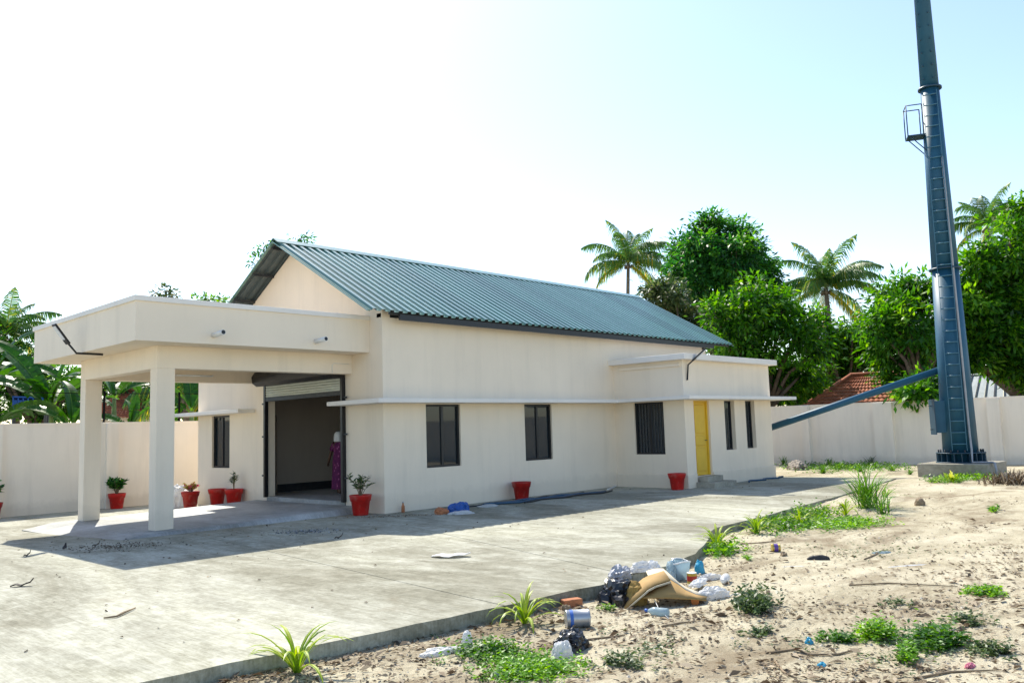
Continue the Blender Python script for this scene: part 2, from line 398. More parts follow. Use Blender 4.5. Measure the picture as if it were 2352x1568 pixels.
joints = [((-26.0, 0), (-.10, -1)), ((-19.5, 0), (-.10, -1)), ((-14.6, 0), (-.11, -1)), ((-9.3, 0), (-.12, -1)), ((-4.2, 0), (-.125, -1)), ((-.55, 0), (-.30, -1)), ((5.1, 0), (-.2, -1)), ((9.6, 0), (-.15, -1))]
lines = []
for (px, py), (dx, dy) in joints:
    L = math.hypot(dx, dy); nxv, nyv = -dy/L, dx/L
    lines.append((nxv, nyv, nxv*px+nyv*py))
def bay(poly):
    if len(poly) < 3: return
    z0 = -.45
    MB().prism(poly, z0, slab_z).build('concrete_bay', m_conc, yard)
for i in range(len(lines)+1):
    poly = yard_poly
    if i > 0: n = lines[i-1]; poly = clip(poly, -n[0], -n[1], -n[2]-.007)
    if i < len(lines): n = lines[i]; poly = clip(poly, n[0], n[1], n[2]-.007)
    bay(clip(poly, 0, 1, 0)); bay(clip(poly, 0, -1, 0))
# filler under the joints so that they read as shallow grooves
MB().prism([(x, y+.02) for x, y in front]+[(13.75, 0), (-60, 0)], -.44, -.012).build('joint_filler', m_rough, yard)
# porch floor: a raised cement ramp running up to the doorway
pf = MB()
def pf_z(x): return .05 + (.13-.05)*sst((x+4.7)/4.7)
prof = [(-5.55, -.06), (-4.95, .035), (-4.55, .05), (-3, .066), (-1.5, .10), (-.02, .13)]
va = []
for x, z in prof:
    va += [(x, .72, -.06), (x, .80, z-.015), (x, .86, z), (x, 5.45, z-.02), (x, 5.6, -.2)]
fa = [(i*5+k, (i+1)*5+k, (i+1)*5+k+1, i*5+k+1) for i in range(len(prof)-1) for k in range(4)]
pf.add(va, fa, True); pf.f.append((4, 3, 2, 1, 0)); pf.sm.append(False)
pfo = pf.build('porch_floor', m_cem); tag(pfo, 'smooth grey cement ramp floor under the porch', 'floor', kind='structure')

# ------------------------------------------------------------------ building
B = thing('crematorium_hall', (0, 0, 0), 'long cream single-storey hall with green metal gable roof and columned porch', 'building')
L1, L2, DY, LM, WY, HS = 8.43, 13.42, 2.37, 13.67, 8.83, .92
def wall(axis_, pos, thick, u0, u1, z0, z1, opens):
    """axis_ 'x': wall in plane x=pos..pos+thick running along y. returns MB with exposed faces only"""
    us = sorted({u0, u1, *[o[0] for o in opens], *[o[1] for o in opens]}); zs = sorted({z0, z1, *[o[2] for o in opens], *[o[3] for o in opens]})
    us = [u for u in us if u0 <= u <= u1]; zs = [z for z in zs if z0 <= z <= z1]
    def solid(i, k):
        if i < 0 or k < 0 or i >= len(us)-1 or k >= len(zs)-1: return False
        cu, cz = (us[i]+us[i+1])/2, (zs[k]+zs[k+1])/2
        return not any(o[0] < cu < o[1] and o[2] < cz < o[3] for o in opens)
    mb = MB()
    def P(u, t, z): return (pos+t, u, z) if axis_ == 'x' else (u, pos+t, z)
    for i in range(len(us)-1):
        for k in range(len(zs)-1):
            if not solid(i, k): continue
            a, b, c, d = us[i], us[i+1], zs[k], zs[k+1]
            for t in (0, thick): mb.add([P(a, t, c), P(b, t, c), P(b, t, d), P(a, t, d)], [(0, 1, 2, 3)])
            for ok, q in ((solid(i-1, k), ((a, c), (a, d))), (solid(i+1, k), ((b, c), (b, d))), (solid(i, k-1), ((a, c), (b, c))), (solid(i, k+1), ((a, d), (b, d)))):
                if not ok:
                    (p, r), (s_, t_) = q; mb.add([P(p, 0, r), P(s_, 0, t_), P(s_, thick, t_), P(p, thick, r)], [(0, 1, 2, 3)])
    bm = bmesh.new(); me = mb.mesh('t', None); bm.from_mesh(me); bmesh.ops.remove_doubles(bm, verts=bm.verts, dist=1e-4); bmesh.ops.recalc_face_normals(bm, faces=bm.faces)
    out = MB(); bm.verts.index_update(); out.add([v.co[:] for v in bm.verts], [[v.index for v in f.verts] for f in bm.faces]); bm.free(); bpy.data.meshes.remove(me)
    return out
ZB = -.3
win_long = [(1.225, 2.30), (4.56, 5.63)]
wall('y', 0, .22, .22, LM, ZB, 4.33, [(a, b, HS, 2.38) for a, b in win_long]).build('wall', m_wall, B)
DY0, DY1, DZ0, DZ1 = 1.45, 4.93, .20, 3.10
wall('x', 0, .22, 0, 7.19, ZB, 4.2, [(DY0, DY1, ZB, DZ1), (6.95, 7.19, HS, 2.38)]).build('wall', m_wall, B)
wall('x', 0, .22, 7.19, WY, ZB, 3.45, [(7.19, 7.98, HS, 2.38)]).build('wall', m_wall, B)
# gable
YR, ZR, ZE, EY, RX0, RX1 = 3.55, 6.60, 4.40, -.36, -.62, 14.9
SL = (ZR-ZE)/(YR-EY)
def roofz(y): return ZE + SL*((y-EY) if y <= YR else (2*YR-EY-y))
gp = [(0, 4.2), (7.19, 4.2), (7.19, roofz(7.19)-.09), (YR, ZR-.10), (0, roofz(0)-.09)]
n5 = len(gp)
def gable(x0, x1):
    mb = MB(); mb.add([(x0, y, z) for y, z in gp] + [(x1, y, z) for y, z in gp], [tuple(range(n5-1, -1, -1)), tuple(range(n5, 2*n5))] + [(i, (i+1) % n5, n5+(i+1) % n5, n5+i) for i in range(n5)])
    return mb
gable(0, .22).build('gable_wall', m_wall, B)
gable(LM-.22, LM).build('gable_wall', m_wall, B)
MB().box(LM-.22, LM, .22, 7.19, ZB, 4.2).build('wall', m_wall, B)
MB().box(.22, LM-.22, 6.97, 7.19, 3.3, 4.33).build('wall', m_wall, B)
MB().box(.22, 6.0, 8.61, WY, ZB, 3.45).build('wall', m_wall, B)
MB().box(5.78, 6.0, 7.19, 8.61, ZB, 3.45).build('wall', m_wall, B)
MB().box(-.12, 6.15, 7.30, 9.0, 3.45, 3.57).build('flat_roof', m_trim, B)
# inside of the hall seen through the doorway
MB().box(.22, 6.2, .22, 6.97, -.2, .2).build('inside_floor', m_cem, B)
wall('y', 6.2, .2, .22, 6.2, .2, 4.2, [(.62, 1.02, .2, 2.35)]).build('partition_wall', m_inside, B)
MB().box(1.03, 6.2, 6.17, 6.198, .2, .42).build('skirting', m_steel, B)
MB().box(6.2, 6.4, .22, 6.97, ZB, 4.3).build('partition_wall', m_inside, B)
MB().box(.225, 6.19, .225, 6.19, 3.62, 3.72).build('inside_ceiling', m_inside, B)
MB().box(-.03, .21, DY0+.01, DY1-.01, .07, .215).build('threshold', m_cem, B, bevel=.01)
# right-hand block
MBr = wall('x', L1, .2, -DY, 0, ZB, 3.5, [(-1.69, -.69, HS, 2.38)]); MBr.build('wall', m_wall, B)
DX0, DX1 = 8.90, 9.72
wall('y', -DY, .2, L1+.2, L2-.2, ZB, 3.5, [(DX0, DX1, .30, 2.38), (10.56, 11.14, .95, 2.38), (11.80, 12.37, .95, 2.38)]).build('wall', m_wall, B)
wall('x', L2-.2, .2, -DY, 0, ZB, 3.5, [(-1.6, -.5, .95, 2.38)]).build('wall', m_wall, B)
MB().box(L1+.2, L2-.2, -DY+.2, 0, .0, .30).build('inside_floor', m_cem, B)
MB().box(L1+.2, L2-.2, -.03, -.004, .3, 3.5).build('partition_wall', m_inside, B)
# plinth bands, proud of the wall
MB().box(L1-.035, L1-.003, -DY-.035, 0, -.2, .37).build('plinth', m_wall, B, bevel=.012)
MB().box(L1-.003, DX0-.02, -DY-.035, -DY-.003, -.2, .37).build('plinth', m_wall, B, bevel=.012)
MB().box(DX1+.02, L2+.03, -DY-.035, -DY-.003, -.2, .37).build('plinth', m_wall, B, bevel=.012)
# cornice of the block
MB().box(L1-.22, L2+.18, -DY-.22, 0, 3.5, 3.66).build('cornice', m_trim, B, bevel=.01)
MB().box(L1-.05, L1-.004, -DY+.06, -.25, 3.33, 3.40).build('wall_band', m_wall, B)
# sunshade slab running round the building at lintel level
p = .5
MB().prism([(-p, DY0), (-p, -p), (L1-p, -p), (L1-p, -DY-p), (14.22, -DY-p), (14.22, .4), (L2+.002, .4), (L2+.002, -DY-.002), (L1-.002, -DY-.002), (L1-.002, -.002), (-.002, -.002), (-.002, DY0)], 2.40, 2.495).build('sunshade', m_trim, B, bevel=.008)
MB().box(-p, -.002, 5.55, 9.3, 2.40, 2.495).build('sunshade', m_trim, B, bevel=.008)
# porch: columns, beams, roof slab with parapet
for y0 in (1.15, 4.86):
    MB().box(-4.53, -4.17, y0, y0+.30, -.35, 3.13).build('column', m_wall, B, bevel=.008)
PB = 3.13
MB().box(-4.53, -.001, 1.15, 1.42, PB, 3.57).build('beam', m_wall, B, bevel=.006)
MB().box(-4.53, -.001, 4.89, 5.16, PB, 3.57).build('beam', m_wall, B, bevel=.006)
MB().box(-4.529, -4.26, 1.42, 4.89, PB+.002, 3.57).build('beam', m_wall, B, bevel=.006)
MB().box(-5.22, -.001, .47, 6.1, 3.57, 3.72).build('porch_slab', m_wall, B)
for a in ((-5.22, -5.08, .47, 6.1), (-5.08, -.001, .47, .61), (-5.08, -.001, 5.96, 6.1)):
    MB().box(*a, 3.72, 4.30).build('parapet', m_wall, B)
MB().prism([(-5.255, .435), (-.001, .435), (-.001, .63), (-5.06, .63), (-5.06, 5.94), (-.001, 5.94), (-.001, 6.135), (-5.255, 6.135)], 4.30, 4.40).build('coping', m_trim, B, bevel=.008)
for x in (-3.73, -1.42):
    d = MB().tube([(x, .5, 3.74), (x+.02, .10, 3.77)], .05, 14); o = d.build('drain_spout', m_pvc, B)
    MB().tube([(x+.0195, .115, 3.769), (x+.02, .096, 3.7705)], .041, 14).build('spout_shade_disc', m_black, o)  # pipe is solid; black disc paints the shade inside its mouth
# windows
def window(name_ax, pos, u0, u1, z0, z1, depth, sash=True, bars=0, flip=1):
    def BX(mb, a, b, c, d, t0, t1):
        if name_ax == 'y': mb.box(a, b, min(pos+t0, pos+t1), max(pos+t0, pos+t1), c, d)
        else: mb.box(min(pos+t0, pos+t1), max(pos+t0, pos+t1), a, b, c, d)
        return mb
    fw = .05; t0, t1 = depth, depth+.06
    f = MB(); BX(f, u0+.002, u0+fw, z0+.002, z1, t0, t1); BX(f, u1-fw, u1-.002, z0+.002, z1, t0, t1); BX(f, u0+fw, u1-fw, z0+.002, z0+fw, t0, t1); BX(f, u0+fw, u1-fw, z1-fw, z1, t0, t1)
    fo = f.build('window', m_black, B)
    um = (u0+u1)/2
    if sash:
        s = MB(); BX(s, um-.035, um+.035, z0+fw, z1-fw, t0+.004, t1-.004); s.build('meeting_stile', m_black, fo)
        for a, b, t in ((u0+fw, um-.035, .03), (um+.035, u1-fw, .045)):
            BX(MB(), a, b, z0+fw, z1-fw, t0+t, t0+t+.006).build('pane', m_glass, fo)
    else:
        BX(MB(), u0+fw, u1-fw, z0+fw, z1-fw, t0+.03, t0+.036).build('pane', m_glass, fo)
    for i in range(bars):
        u = u0+fw+(u1-u0-2*fw)*(i+1)/(bars+1)
        BX(MB(), u-.006, u+.006, z0+fw, z1-fw, t0+.012, t0+.024).build('grille_bar', m_bar, fo)
    return fo
for a, b in win_long: window('y', 0, a, b, HS, 2.38, .05, True, 0)
window('x', L1, -1.69, -.69, HS, 2.38, .05, True, 8)
window('x', 0, 6.95, 7.98, HS, 2.38, .05, True, 0)
window('y', -DY, 10.56, 11.14, .95, 2.38, .12, False, 3)
window('y', -DY, 11.80, 12.37, .95, 2.38, .12, False, 3)
# window handle on the front window
# yellow door with raised panels, deep in its reveal
dr = MB().box(DX0+.06, DX1-.06, -DY+.10, -DY+.14, .31, 2.34); door = dr.build('door', m_yellow, B)
fr = MB(); fr.box(DX0+.002, DX0+.06, -DY+.06, -DY+.16, .302, 2.378); fr.box(DX1-.06, DX1-.002, -DY+.06, -DY+.16, .302, 2.378); fr.box(DX0+.06, DX1-.06, -DY+.06, -DY+.16, 2.34, 2.378); fr.build('door_frame', m_yellow, door)
for z0, z1 in ((.42, 1.05), (1.13, 1.40), (1.48, 2.26)):
    MB().box(DX0+.15, DX1-.15, -DY+.075, -DY+.1, z0, z1).build('door_panel', m_yellow, door, bevel=.012)
MB().tube([(DX1-.12, -DY+.1, 1.27), (DX1-.12, -DY+.05, 1.27), (DX1-.22, -DY+.05, 1.27)], .01, 8).build('handle', m_steel, door)
MB().box(8.78, 9.95, -2.98, -DY-.04, -.05, .145).build('door_step', m_rough, B, bevel=.012)
MB().box(8.92, 9.72, -2.70, -DY-.04, .145, .295).build('door_step', m_rough, B, bevel=.012)
# roller shutter
hood = MB(); hp = [(0, 3.06), (-.34, 3.04), (-.46, 3.12), (-.48, 3.28), (-.40, 3.40), (-.2, 3.46), (0, 3.46)]
n = len(hp); HY0, HY1 = 1.43, 4.885
hood.add([(x-.002, HY0, z) for x, z in hp]+[(x-.002, HY1, z) for x, z in hp], [tuple(range(n)), tuple(range(2*n-1, n-1, -1))]+[(i, n+i, n+(i+1) % n, (i+1) % n) for i in range(n)])
sh = hood.build('rolling_shutter', m_black, B)
for k in range(5):
    z0 = 2.76+k*.062; mb = MB()
    pr_ = [(-.055, z0), (-.075, z0+.012), (-.085, z0+.031), (-.075, z0+.05), (-.055, z0+.0615), (-.045, z0+.0615), (-.045, z0)]
    n = len(pr_); mb.add([(x, DY0+.05, z) for x, z in pr_]+[(x, DY1-.05, z) for x, z in pr_], [tuple(range(n)), tuple(range(2*n-1, n-1, -1))]+[(i, n+i, n+(i+1) % n, (i+1) % n) for i in range(n)])
    mb.build('slat', m_slat, sh)
MB().box(-.09, -.03, DY0+.05, DY1-.05, 2.66, 2.758).build('bottom_bar', m_steel, sh)
for y in (DY0-.03, DY1-.05): MB().box(-.10, -.003, y, y+.08, .20, 3.06).build('guide_rail', m_black, sh)
for y, s in ((DY0-.03, -1), (DY1+.03, 1)):
    for z in (.75, 1.75, 2.6): MB().bar((-.06, y, z), (-.06, y+s*.12, z), .03, .04).build('fixing_lug', m_steel, sh)
# little conduits
MB().tube([(-.55, 1.14, 3.14), (-.55, 1.145, 3.32), (-.5, 1.145, 3.36), (-.1, 1.145, 3.36)], .007, 6).build('conduit', m_pvc, B)
# roof: purlins carry the corrugated sheets
rf = MB()
for side in (-1, 1):
    for t in (.03, .27, .52, .77, .96):
        y = YR + side*(YR-EY)*t; z = ZR-SL*(YR-EY)*t-.07
        rf.box((RX0+.03) if side > 0 else .05, RX1-.03, y-.03, y+.03, z-.05, z+.022)
roof = rf.build('roof', m_steel, B)
def sheet_mesh(wid=1.0, ribs=4):
    """trapezoidal profile; local x along ridge, local y up-slope from 0 to 1 (scaled), z normal"""
    pit = wid/ribs; xs_ = []; 
    for r in range(ribs):
        b = r*pit
        xs_ += [(b, 0), (b+pit*.34, 0), (b+pit*.40, .046), (b+pit*.78, .046), (b+pit*.84, 0)]
    xs_.append((wid, 0)); mb = MB(); n = len(xs_); Ls = math.hypot(YR-EY, ZR-ZE)
    for y in (0, Ls): mb.v += [(x, y, z) for x, z in xs_]
    for y in (0, Ls): mb.v += [(x, y, z-.006) for x, z in xs_]
    for i in range(n-1):
        mb.f += [(i, i+1, n+i+1, n+i), (2*n+i+1, 2*n+i, 3*n+i, 3*n+i+1), (2*n+i, 2*n+i+1, i+1, i)]; mb.sm += [False]*3
    me = mb.mesh('roof_sheet', m_roof); me.materials.append(m_under)
    me.polygons.foreach_set('material_index', [0, 1, 0]*(n-1)); return me
nsh = 16; wid = (RX1-RX0)/nsh; sm_ = sheet_mesh(wid, 4); ang = math.atan(SL)
for i in range(nsh):
    o = link('roof_sheet', sm_, roof); o.location = (RX0+i*wid, EY, ZE+(.004 if i % 2 else 0)); o.rotation_euler = (ang, 0, 0)
    o = link('roof_sheet', sm_, roof); o.location = (RX0+(i+1)*wid, 2*YR-EY, ZE+(.004 if i % 2 else 0)); o.rotation_euler = (ang, 0, math.pi)
cp_ = MB(); hw = .22
cpp = [(YR-hw, ZR-hw*SL+.073), (YR, ZR+.083), (YR+hw, ZR-hw*SL+.073)]
cp_.add([(RX0-.02, y, z) for y, z in cpp]+[(RX1+.02, y, z) for y, z in cpp]+[(RX0-.02, y, z-.012) for y, z in cpp]+[(RX1+.02, y, z-.012) for y, z in cpp],
        [(0, 3, 4, 1), (1, 4, 5, 2), (6, 7, 10, 9), (7, 8, 11, 10), (0, 1, 7, 6), (1, 2, 8, 7), (3, 9, 10, 4), (4, 10, 11, 5), (0, 6, 9, 3), (2, 5, 11, 8)])
cp_.build('ridge_cap', m_roof, roof)
# verge and eave flashings
for s in (0, 1):
    x = RX0-.015 if s == 0 else RX1-.005
    MB().bar((x+.01, EY, ZE-.02), (x+.01, YR, ZR-.02), .02, .07, (1, 0, 0)).build('verge_trim', m_roof, roof)
    MB().bar((x+.01, 2*YR-EY, ZE-.02), (x+.01, YR, ZR-.02), .02, .07, (1, 0, 0)).build('verge_trim', m_roof, roof)
MB().box(.25, RX1-1.2, EY+.03, EY+.08, ZE-.16, ZE-.03).build('eave_purlin', m_black, roof)
MB().box(.0, LM, .03, .19, 4.33, 4.42).build('wall_plate', m_steel, roof)

# lamps fixed to the building
def flood(name, root, pts, head_dir, label):
    t = thing(name, root, label, 'lamp')
    MB().tube(pts, .022, 8).build('arm', m_black, t)
    h = Vector(pts[-1]); d = Vector(head_dir).normalized(); sd_ = Vector((d.y, -d.x, 0)).normalized(); nrm = sd_.cross(d)
    MB().obox(h+d*.19, d*.24, sd_*.075, nrm*.022).build('lamp_head', m_black, t, bevel=.01)
    MB().obox(h+d*.23-nrm*.026 if nrm.z > 0 else h+d*.23+nrm*.026, d*.16, sd_*.06, nrm*.006).build('lens', m_lens, t)
flood('flood_lamp', (-4.88, 3.15, 3.57), [(-4.80, 3.15, 3.545), (-5.34, 3.07, 3.545), (-5.53, 3.05, 3.76)], (-.46, -.05, .60), 'black flood lamp on an arm under the porch roof edge')
flood('flood_lamp', (8.61, -DY, 2.96), [(8.61, -DY-.03, 2.94), (8.64, -DY-.06, 3.36), (8.70, -DY-.22, 3.50)], (.20, -.40, .38), 'black flood lamp on an arm at the corner beside the yellow door')
t = thing('tube_light', (-2.02, 4.87, 3.29), 'thin white tube light fixed to the porch beam', 'lamp')
MB().box(-2.50, -1.55, 4.855, 4.893, 3.27, 3.31).build('batten', m_pvc, t)
MB().tube([(-2.47, 4.84, 3.29), (-1.58, 4.84, 3.29)], .013, 8).build('tube', m_bulb, t)
for x in (-2.49, -1.56): MB().box(x-.015, x+.015, 4.825, 4.86, 3.27, 3.31).build('end_cap', m_pvc, t)

# ------------------------------------------------------------------ compound walls
def cwall(name, a, b, ztop, base, label, pil, nrm, th=.2):
    t = thing(name, (a[0], a[1], base), label, 'wall'); t2 = Vector((b[0]-a[0], b[1]-a[1], 0)); L = t2.length; t2.normalize(); n = Vector(nrm)
    c = Vector((a[0], a[1], 0)) + t2*L/2 - n*th/2
    MB().obox((c.x, c.y, (ztop+base-.3)/2), t2*L/2, n*th/2, (0, 0, (ztop-base+.3)/2)).build('wall_panel', m_cwall, t)
    for q, wd in pil:
        c = Vector((a[0], a[1], 0)) + t2*q + n*.075
        MB().obox((c.x, c.y, (ztop+base-.3)/2), t2*wd/2, n*.08, (0, 0, (ztop-base+.3)/2+.002)).build('pilaster', m_cwall, t)
    c = Vector((a[0], a[1], 0)) + t2*L/2 - n*th/2
    MB().obox((c.x, c.y, ztop+.02), t2*L/2, n*(th/2+.015), (0, 0, .02)).build('coping', m_cwall, t)
    return t
cwall('compound_wall', (-40, 11.0), (21.5, 11.0), 2.28, -.25, 'cream boundary wall behind the porch, banana plants over it', [(38.36-3.05*10+3.05*i, .34) for i in range(0, 17)], (0, -1, 0))
cwall('compound_wall', (21.3, 10.9), (21.3, -40), 2.30, -.1, 'cream boundary wall behind the blue chimney, trees over it', [(7.6, .4), (10.78, .3), (13.85, .7), (17.6, .4), (20.9, .4), (24.2, .4)], (-1, 0, 0))
# strand fence above the left wall
t = thing('wire_fence', (-2, 11.3, -.2), 'thin black posts and wires above the wall behind the porch', 'fence')
fx = [-11.5, -8.3, -5.0, -1.75, .55, 3.9]
for x in fx: MB().box(x-.025, x+.025, 11.27, 11.32, -.2, 3.25).build('post', m_fence, t)
for z in (3.2,): MB().tube([(x, 11.26, z-.02*(k % 2)) for k, x in enumerate(fx)], .012, 5).build('wire', m_fence, t)

# ------------------------------------------------------------------ chimney on its pedestal
CX, CY = 15.66, -7.14
ped = MB().prism([(14.72, -8.08), (16.62, -8.08), (16.62, -6.2), (14.72, -6.2)], -.2, .37)
single(ped, 'concrete_pedestal', m_rough, (CX, CY, 0), 'rough concrete block carrying the blue chimney', 'pedestal', bevel=.02)
K = thing('steel_chimney', (CX, CY, .37), 'tall tapering blue steel chimney with ladder and sloping flue pipe', 'chimney')
def cr(z): return .475 + (.205-.475)*(z-.75)/(14.7-.75)
MB().lathe([(.68, 0), (.68, .03)], 32, (CX, CY, .37)).build('base_plate', m_blue2, K)
MB().lathe([(.66, 0), (.66, .03)], 32, (CX, CY, .64)).build('base_ring', m_blue2, K)
for k in range(20):
    a = 2*math.pi*k/20; d = Vector((math.cos(a), math.sin(a), 0)); s = Vector((-d.y, d.x, 0))
    MB().obox(Vector((CX, CY, .52))+d*.565, d*.085, s*.012, (0, 0, .125)).build('gusset', m_blue2, K)
    a += math.pi/20; c = Vector((CX, CY, .70))+Vector((math.cos(a), math.sin(a), 0))*.59
    MB().tube([c-Vector((0, 0, .06)), c+Vector((0, 0, .05))], .022, 6).build('bolt', m_steel, K)
for z0, z1 in ((.40, 6.12), (6.12, 11.75), (11.75, 22)):
    r0, r1 = cr(z0), cr(z1) if z1 < 20 else .14
    MB().lathe([(r0, z0), (r1, z1)], 40, (CX, CY, 0)).build('shaft_section', m_blue, K)
for z in (6.12, 11.75):
    r = cr(z); MB().lathe([(r+.075, z-.025), (r+.075, z+.025)], 32, (CX, CY, 0)).build('flange', m_blue2, K)
# ladder on the side turned to the yard
la = math.atan2(CAM.y-CY, CAM.x-CX) - rad(2)
ld = Vector((math.cos(la), math.sin(la), 0)); ls = Vector((-ld.y, ld.x, 0))
def lp(z, off, s): return Vector((CX, CY, z)) + ld*(cr(z)*math.sqrt(max(.05, 1-(min(.9, abs(s)/cr(z)))**2)) + off) + ls*s
LZ0, LZ1 = .72, 11.6
ladder = MB()
for s in (-.19, .19): ladder.bar(lp(LZ0, .10, s), lp(LZ1, .10, s), .045, .014, ls)
lad = ladder.build('ladder', m_rung, K)
z = LZ0+.2
while z < LZ1:
    MB().tube([lp(z, .10, -.19), lp(z, .10, .19)], .018, 6).build('rung', m_rung, lad); z += .33
z = LZ0+.6
while z < LZ1:
    for s in (-.19, .19): MB().bar(lp(z, -.03, s), lp(z, .11, s), .03, .012).build('standoff', m_blue, lad)
    z += 1.65
for k in range(14):
    z = 12.0+k*.42
    for s in (-.15, .15): MB().tube([lp(z, -.02, s*.9), lp(z, .07, s*.9)], .02, 6).build('step_bolt', m_blue2, K)
# cable conduit beside the ladder
cs = .285
pts = [lp(z, .05, cs*cr(z)/.475*1.0) for z in [9.5, 8, 6.6, 6.15, 5.5, 4, 2.5, 1.2]]
e = lp(.75, .05, .30) + ls*.0; pts += [e+ld*.12, Vector((e.x, e.y, .40))+ld*.30, Vector((e.x, e.y, .40))+ld*.35+ls*.5, Vector((e.x, e.y, .39))+ld*.5+ls*.55, Vector((e.x, e.y, 0))+ld*.62+ls*.6]
MB().tube(pts, .032, 8).build('cable_conduit', plain('grey_conduit', (.33, .34, .36), .5), K)
# hatch
ha = la - rad(72); hd = Vector((math.cos(ha), math.sin(ha), 0)); hs_ = Vector((-hd.y, hd.x, 0))
MB().obox(Vector((CX, CY, 1.72))+hd*(.47), hd*.20, hs_*.23, (0, 0, .47)).build('access_hatch', m_blue, K, bevel=.01)
MB().obox(Vector((CX, CY, 1.72))+hd*(.685), hd*.012, hs_*.28, (0, 0, .52)).build('hatch_cover', m_blue2, K)
for z in (1.35, 2.05): MB().tube([Vector((CX, CY, z))+hd*.69, Vector((CX, CY, z))+hd*.78], .014, 6).build('hatch_bolt', m_steel, K)
# inspection platform high up
pa = la - rad(78); pd = Vector((math.cos(pa), math.sin(pa), 0)); ps = Vector((-pd.y, pd.x, 0)); zp = 10.28
pc = Vector((CX, CY, zp)); r = cr(zp)
plat = MB().obox(pc+pd*(r+.22), pd*.25, ps*.26, (0, 0, .018)).build('platform', m_blue2, K)
c4 = [pc+pd*(r+.02)+ps*.25, pc+pd*(r+.46)+ps*.25, pc+pd*(r+.46)-ps*.25, pc+pd*(r+.02)-ps*.25]
for q in c4: MB().tube([q, q+Vector((0, 0, .95))], .018, 6).build('rail_post', m_blue2, plat)
for a_, b_ in zip(c4, c4[1:]): MB().tube([a_+Vector((0, 0, .95)), b_+Vector((0, 0, .95))], .016, 6).build('rail', m_blue2, plat)
for s in (-.2, .2): MB().tube([pc+pd*(r+.40)+ps*s, pc+pd*(r-.03)+ps*s-Vector((0, 0, .5))], .016, 6).build('brace', m_blue2, plat)
f0, f1 = Vector((13.40, -.87, 1.12)), Vector((15.63, -6.72, 3.10))
MB().tube([f0, f1+(f1-f0).normalized()*.12], .105, 20).build('flue_pipe', m_blue, K)

# ------------------------------------------------------------------ pots
def leafmesh(name, P, Dr, L, W, tint, mat, fold=.12, droop=0.0):
    """numpy diamonds: P base points, Dr unit directions"""
    n = len(P); P = np.asarray(P, float); Dr = np.asarray(Dr, float)
    Dr /= np.linalg.norm(Dr, axis=1, keepdims=True)+1e-9
    L = np.broadcast_to(L, n)[:, None]; W = np.broadcast_to(W, n)[:, None]
    up = np.tile([0, 0, 1.0], (n, 1)) + rng.normal(0, .45, (n, 3))
    S = np.cross(Dr, up); S /= np.linalg.norm(S, axis=1, keepdims=True)+1e-9
    Nn = np.cross(S, Dr)
    V = np.empty((n, 4, 3)); V[:, 0] = P; V[:, 1] = P+Dr*L*.45+S*W*.5+Nn*W*fold; V[:, 2] = P+Dr*L; V[:, 3] = P+Dr*L*.45-S*W*.5+Nn*W*fold
    V[:, 2, 2] -= droop*L[:, 0]
    me = bpy.data.meshes.new(name); me.vertices.add(4*n); me.vertices.foreach_set('co', V.reshape(-1))
    me.loops.add(4*n); me.loops.foreach_set('vertex_index', np.arange(4*n, dtype=np.int32))
    me.polygons.add(n); me.polygons.foreach_set('loop_start', np.arange(0, 4*n, 4, dtype=np.int32)); me.polygons.foreach_set('loop_total', np.full(n, 4, dtype=np.int32))
    at = me.attributes.new('tint', 'FLOAT', 'FACE'); at.data.foreach_set('value', np.broadcast_to(np.clip(tint, 0, 1), n).astype(np.float32).copy())
    me.materials.append(mat); me.update(); me.validate(); return me
def strips(name, items, mat):
    """items: (list of centre points, widths, side vec, tint) flat blades"""
    vs = []; fs = []; ti = []
    for pts, wds, side, tn in items:
        b = len(vs)
        for p_, w_ in zip(pts, wds):
            p_ = Vector(p_); vs += [tuple(p_-side*w_/2), tuple(p_+side*w_/2)]
        for i in range(len(pts)-1):
            fs.append((b+2*i, b+2*i+1, b+2*i+3, b+2*i+2)); ti.append(tn if not isinstance(tn, (list, tuple)) else tn[i])
    me = bpy.data.meshes.new(name); me.from_pydata(vs, [], fs); at = me.attributes.new('tint', 'FLOAT', 'FACE'); at.data.foreach_set('value', ti)
    me.materials.append(mat); me.polygons.foreach_set('use_smooth', [True]*len(fs)); me.update(); return me
potm = MB().lathe([(.001, 0), (.155, 0), (.165, .012), (.205, .30), (.222, .305), (.243, .41), (.247, .425), (.243, .435), (.228, .43), (.215, .36)], 32, cap0=False, cap1=False).mesh('pot_body', m_red)
soilm = MB().lathe([(.001, .395), (.217, .37)], 24, cap0=False, cap1=False).mesh('soil', m_soil)
def shrub_mesh(h, n, L, Wd, mat, spread, tintr=(0, 1), up=.5):
    P = []; Dr = []; stems = MB()
    for k in range(max(3, n//14)):
        a = random.uniform(0, 6.28); tip = Vector((math.cos(a)*spread*random.uniform(.2, 1), math.sin(a)*spread*random.uniform(.2, 1), h*random.uniform(.55, 1)))
        mid = Vector((tip.x*.4, tip.y*.4, tip.z*.55)); stems.tube([(0, 0, -.04), mid, tip], [.010, .007, .003], 5)
        for j in range(14):
            t = random.uniform(.35, 1); q = mid.lerp(tip, (t-.4)/.6) if t > .4 else mid*t/.4
            P.append(q); b = random.uniform(0, 6.28); Dr.append((math.cos(b), math.sin(b), random.uniform(-.2, 1)*up*2))
    return stems, leafmesh('foliage', np.array([list(p) for p in P]), np.array(Dr), rng.uniform(.7, 1.2, len(P))*L, Wd, rng.uniform(*tintr, len(P)), mat)
